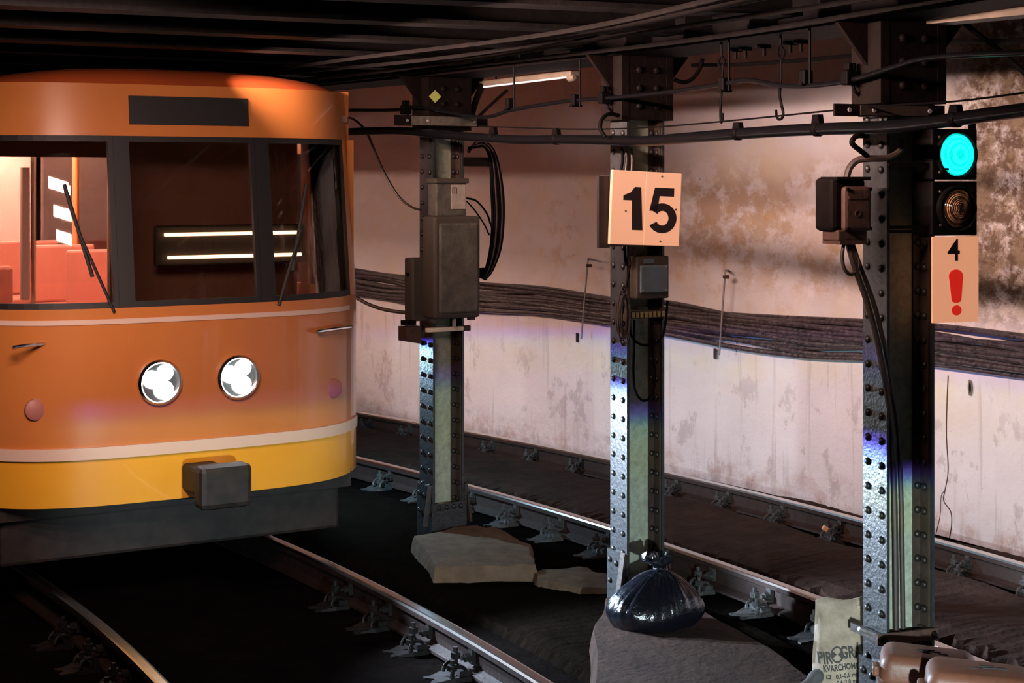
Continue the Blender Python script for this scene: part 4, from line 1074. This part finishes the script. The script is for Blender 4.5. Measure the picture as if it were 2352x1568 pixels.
# ------------------------------------------------------------------ terracotta grit boxes in the foreground
def bin_box(u0, u1, vtop, Yc, label, rz, seed):
    sc = Yc/F; zt = CAMZ+(VH-vtop)/F*Yc
    cxw = ((u0+u1)/2-UC)/F*Yc; wd = (u1-u0)*sc; dp = .34
    t = thing('grit_box', label, 'grit box', Vector((cxw, Yc+.10, -.02)), rz, 'terracotta boxes at the nearest column')
    H = zt+.02; dp = .25
    def rbox(x0, x1, y0, y1, z0, z1, taper, r, drop=0.0):
        bm = bmesh.new(); bmesh.ops.create_cube(bm, size=1)
        for v in bm.verts:
            up = v.co.z > 0; k = taper if up else 1.0
            v.co = Vector(((x0+x1)/2+v.co.x*(x1-x0)*k, (y0+y1)/2+v.co.y*(y1-y0)*k, (z1-(drop if v.co.x > 0 else 0)) if up else z0))
        bmesh.ops.bevel(bm, geom=bm.edges[:], offset=r, segments=5, affect='EDGES', profile=.5); return MB().add_bm(bm)
    rbox(-wd*.46, wd*.46, -dp*.46, dp*.46, 0, H-.10, 1.0, .02).build('box_body', M_terra, t, local=True, smooth='all')
    lid = rbox(-wd*.5, wd*.5, -dp*.5, dp*.5, H-.125, H, .93, .042, .02).build('lid', M_terra, t, local=True, smooth='all')
    MB().bevbox((-wd*.505, -dp*.52, H-.128), (wd*.505, dp*.52, H-.114), .006).build('lid_rim', M_terra, t, local=True)
    MB().bevbox((-wd*.56, -dp*.40, H-.085), (-wd*.485, -dp*.12, H-.045), .010).build('hinge_tab', M_terra, t, local=True)
    rn = random.Random(seed)
    for k in range(9):
        x = rn.uniform(-.05, .06); y = rn.uniform(-.02, .02)
        MB().bevbox((x, y, H-.006-.02*(x/wd+.5)), (x+rn.uniform(.02, .05), y+rn.uniform(.004, .009), H+.0012-.02*(x/wd+.5)), .0004, None, 1).build('smudge', M_smudge, lid, local=True)
    return t
bin_box(2034, 2262, 1508, 5.95, 'rear terracotta box with a rounded lid, touching the foot of the nearest column', -.22, 1)
bin_box(2142, 2400, 1546, 5.55, 'front terracotta box with a rounded lid, in the bottom right corner', -.22, 2)

# ------------------------------------------------------------------ the train, at rest on the near track
def train():
    ST = 1.6; DT = -LC-.7175
    loc = cv(ST, DT, 0); th = head(ST)
    t = thing('metro_train', 'orange-yellow metro train with lit twin headlamps coming down the near track', 'train', loc, th)
    HW = 1.10; LEN = 7.0
    ZB, ZW0, ZW1, ZT = .42, 1.42, 2.30, 2.66
    def planx(x): return .34*(abs(x)/HW)**5+.05*(abs(x)/HW)**2
    def rake(z): return 0 if z < ZW0 else .16*(z-ZW0)/(ZT-ZW0)
    def strip(xa, xb, z0, z1, inset=0, th_=.03, n=None):
        """curved front panel between two x and two heights"""
        mb = MB(); n = n or max(2, int(abs(xb-xa)/.06)); nz = 2 if z1-z0 > .05 else 1; g = {}
        for L_, off in ((0, inset), (1, inset+th_)):
            for i in range(n+1):
                for j in range(nz+1):
                    x = xa+(xb-xa)*i/n; z = z0+(z1-z0)*j/nz
                    x2 = x*(1-.0*z); mb.v.append((x2, planx(x)+rake(z)+off, z)); g[(L_, i, j)] = len(mb.v)-1
        for L_ in (0, 1):
            for i in range(n):
                for j in range(nz): mb.f.append((g[(L_, i, j)], g[(L_, i+1, j)], g[(L_, i+1, j+1)], g[(L_, i, j+1)]))
        for i in range(n):
            for j in (0, nz): mb.f.append((g[(0, i, j)], g[(0, i+1, j)], g[(1, i+1, j)], g[(1, i, j)]))
        for j in range(nz):
            for i in (0, n): mb.f.append((g[(0, i, j)], g[(0, i, j+1)], g[(1, i, j+1)], g[(1, i, j)]))
        return mb
    y0 = planx(HW)
    strip(-HW, HW, .72, ZW0).build('front_panel', M_orange, t, local=True, smooth=True)
    strip(-HW, HW, ZB, .66).build('front_skirt', M_yellow, t, local=True, smooth=True)
    strip(-HW*1.0, HW*1.0, .66, .72, -.02, .05).build('bumper_strip', M_cream, t, local=True, smooth=True)
    strip(-HW, HW, ZW1, 2.57).build('front_brow', M_orange, t, local=True, smooth=True)
    strip(-.98, .98, 1.34, 1.365, -.006, .01).build('waist_moulding', M_cream, t, local=True, smooth=True)
    for xa, xb in ((-HW, -1.0), (-.42, -.36), (.36, .42), (1.0, HW)):
        strip(xa, xb, ZW0, ZW1, 0, .05).build('window_pillar', M_orange if abs(xa)+abs(xb) > 1.5 else M_rubber, t, local=True, smooth=True)
    for xa, xb in ((-1.0, -.42), (-.36, .36), (.42, 1.0)):
        ws = strip(xa, xb, ZW0+.03, ZW1-.03, .022, .006).build('windscreen', M_glass, t, local=True, smooth=True)
        for (a, b, c, d) in ((xa, xb, ZW0, ZW0+.03), (xa, xb, ZW1-.03, ZW1), (xa, xa+.025, ZW0+.03, ZW1-.03), (xb-.025, xb, ZW0+.03, ZW1-.03)):
            strip(a, b, c, d, .004, .03).build('rubber_seal', M_rubber, ws, local=True)
    # destination display in the brow
    strip(-.33, .33, 2.36, 2.51, -.008, .02).build('destination_display', M_rubber, t, local=True)
    # roof: cambered, rounded down to the brow
    mb = MB(); prof = []
    nr = 16
    for i in range(nr+1):
        x = -HW+2*HW*i/nr; prof.append((x, 2.57+.105*(1-(abs(x)/HW)**3.0)))
    ys = [0.0, .03, .10, .25, .6, LEN]
    g = {}
    for a, yy in enumerate(ys):
        fz = (0, .35, .72, .93, 1, 1)[a]
        for i, (x, z) in enumerate(prof):
            yb = (planx(x)+rake(2.57))+yy if a < 5 else yy
            mb.v.append((x, yb, 2.56+(z-2.56)*fz)); g[(a, i)] = len(mb.v)-1
    for a in range(len(ys)-1):
        for i in range(nr): mb.f.append((g[(a, i)], g[(a, i+1)], g[(a+1, i+1)], g[(a+1, i)]))
    mb.build('roof', M_roof, t, local=True, smooth=True)
    # side walls with window band
    for sx in (-1, 1):
        nm = 'left' if sx < 0 else 'right'
        x0, x1 = sorted((sx*HW, sx*(HW-.04)))
        MB().box((x0, y0, ZB), (x1, LEN, ZW0+.02)).build('side_panel', M_orange, t, local=True)
        MB().box((x0, y0+.1, ZW1), (x1, LEN, 2.58)).build('side_cornice', M_orange, t, local=True)
        yy = y0+.03
        for wl in (.45, 1.0, 1.1, 1.1, 1.1, 1.0):
            MB().box((x0, yy, ZW0+.02), (x1, yy+.10, ZW1)).build('side_pillar', M_orange, t, local=True)
            if yy+.1+wl < LEN: MB().box((sx*(HW-.022)-.003, yy+.10, ZW0+.02), (sx*(HW-.022)+.003, yy+.10+wl, ZW1)).build('side_window', M_glass, t, local=True)
            yy += .10+wl
    # inside: floor, cab partition with its doorway to the lit saloon on the left, lamps, seats
    MB().box((-HW+.04, .45, .62), (HW-.04, LEN, .68)).build('saloon_floor', M_cab, t, local=True)
    MB().box((-HW+.05, 1.15, 2.44), (HW-.05, LEN, 2.47)).build('saloon_ceiling', M_saloon, t, local=True)
    MB().box((-HW+.05, .40, 2.40), (HW-.05, 1.15, 2.44)).build('cab_ceiling', M_cab, t, local=True)
    MB().box((-.12, 1.10, .68), (HW-.05, 1.15, 2.44)).box((-HW+.05, 1.10, .68), (-.12, 1.15, 1.36)).box((-HW+.05, 1.10, 2.20), (-.12, 1.15, 2.44)).build('cab_partition', M_cab, t, local=True)
    pw = MB().box((-HW+.05, 1.12, 1.36), (-.12, 1.13, 2.20)).build('partition_window', M_glass, t, local=True)
    MB().box((-.62, 1.09, 1.40), (-.58, 1.15, 2.14)).build('window_bar', M_saloon, pw, local=True)
    MB().box((-HW+.06, LEN-.06, .68), (HW-.06, LEN-.02, 2.44)).build('rear_bulkhead', M_saloon, t, local=True)
    for sx in (-.75, .75): MB().box((sx-.05, 1.3, 2.395), (sx+.05, LEN-.2, 2.43)).build('saloon_light', G_tube, t, local=True)
    for k in range(5):
        yb = 1.5+1.0*k
        for sx in (-1, 1):
            s_ = MB(); s_.bevbox((sx*.72-.26, yb, 1.02), (sx*.72+.26, yb+.42, 1.10), .02); s_.bevbox((sx*.72-.26, yb+.38, 1.10), (sx*.72+.26, yb+.44, 1.55), .02); s_.box((sx*.72-.04, yb+.1, .68), (sx*.72+.04, yb+.3, 1.02)); s_.build('seat', M_seat, t, local=True)
    for k in range(3):
        MB().tube([(-.42, 1.6+k*1.5, .68), (-.42, 1.6+k*1.5, 2.44)], .016, 8).build('grab_pole', M_chrome, t, local=True, smooth=True)
    MB().bevbox((-.55, .42, 1.20), (.95, .72, 1.40), .03).build('driver_desk', M_cab, t, local=True)
    for z_, xa, xb in ((1.76, .10, .92), (1.63, .12, .94)):
        MB().tube([(xa, .80, z_), (xb, .80, z_)], .010, 8).build('cab_lamp', G_cablamp, t, local=True, smooth=True)
    MB().bevbox((.06, .83, 1.58), (.98, .88, 1.81), .01).build('lamp_panel', M_rubber, t, local=True)
    MB().box((.44, .88, 1.66), (.50, 1.10, 1.70)).build('panel_bracket', M_cab, t, local=True)
    # twin headlamps
    for sx in (-1, 1):
        xc, zc = sx*.215, 1.03
        h = MB(); Mh = Matrix.Translation(Vector((xc, planx(xc)+.012, zc))) @ Matrix.Rotation(PI/2, 4, 'X')
        h.lathe([(.118, -.03), (.118, .035), (.106, .05), (.100, .045), (.098, .02)], Mh, 28)
        ho = h.build('headlamp', M_chrome, t, local=True, smooth=True); ho['label'] = 'lit headlamp in a bright round rim, %s one of the pair' % ('left' if sx < 0 else 'right')
        for (dx, dz, r) in ((.030, .048, .040), (-.040, .016, .046), (.022, -.040, .050)):
            l_ = MB(); l_.lathe([(r, 0), (r*.97, .012), (r*.7, .024), (r*.3, .030)], Matrix.Translation(Vector((xc+dx, planx(xc)-.012, zc+dz))) @ Matrix.Rotation(PI/2, 4, 'X'), 18)
            l_.build('lamp_lens', G_lamp, ho, local=True, smooth=True)
    # marker lamps, handrails, wipers
    for sx in (-1, 1):
        xc = sx*.82; mk = MB(); mk.lathe([(.055, 0), (.055, .02), (.040, .03)], Matrix.Translation(Vector((xc, planx(xc)+.012, .92))) @ Matrix.Rotation(PI/2, 4, 'X'), 18)
        mk.build('tail_lamp', M_seat, t, local=True, smooth=True)
        hr = smoothpts([(xc-.12, planx(.7)-.005, 1.24), (xc-.12, planx(.7)-.05, 1.25), (xc+.12, planx(.94)-.05, 1.25), (xc+.12, planx(.94)+.0, 1.24)], 4)
        MB().tube(hr, .010, 8).build('grab_rail', M_chrome, t, local=True, smooth=True)
        w_ = MB(); xs_ = sx*.45
        w_.tube([(xs_, planx(xs_)-.012, 1.40), (xs_+sx*.16, planx(xs_)+.055, 1.80)], .008, 6); w_.tube([(xs_+sx*.10, planx(xs_)+.030, 1.58), (xs_+sx*.22, planx(xs_)+.115, 2.05)], .010, 6)
        w_.build('wiper', M_rubber, t, local=True)
    # coupler, life guard, bogie
    c_ = MB(); c_.bevbox((-.09, -.32, .46), (.09, .3, .60), .02); c_.bevbox((-.14, -.40, .42), (.14, -.28, .64), .03); c_.build('coupler', M_under, t, local=True)
    MB().box((-HW+.1, .25, .34), (HW-.1, LEN, .44)).build('underframe', M_under, t, local=True)
    MB().bevbox((-.95, .30, .10), (.95, .36, .34), .02).build('life_guard', M_under, t, local=True)
    for sx in (-1, 1): MB().box((sx*.80-.04, .36, .24), (sx*.80+.04, 2.6, .36)).build('bogie_frame', M_under, t, local=True)
    for yy in (.95, 2.35):
        ax_ = MB().tube([(-.85, yy, .30), (.85, yy, .30)], .06, 12).build('axle', M_wheel, t, local=True, smooth=True)
        for sx in (-1, 1):
            w_ = MB(); w_.lathe([(.0, -.05), (.28, -.05), (.31, -.02), (.31, .03), (.29, .06), (.0, .06)], Matrix.Translation(Vector((sx*.72, yy, .312))) @ Matrix.Rotation(PI/2, 4, 'Y'), 32)
            w_.build('wheel', M_wheel, ax_, local=True, smooth=True)
    # beams of the two headlamps
    M = WM[t.name]
    for sx in (-1, 1):
        p = M @ Vector((sx*.215, -.10, 1.03)); q = cols[2].c+Vector((-.3, .4, .9))
        beam('headlamp_beam', p, q, 800, (.66, .84, 1.0), tilt=(0, 0), angle=84, radius=.05, soft=.012)
train()
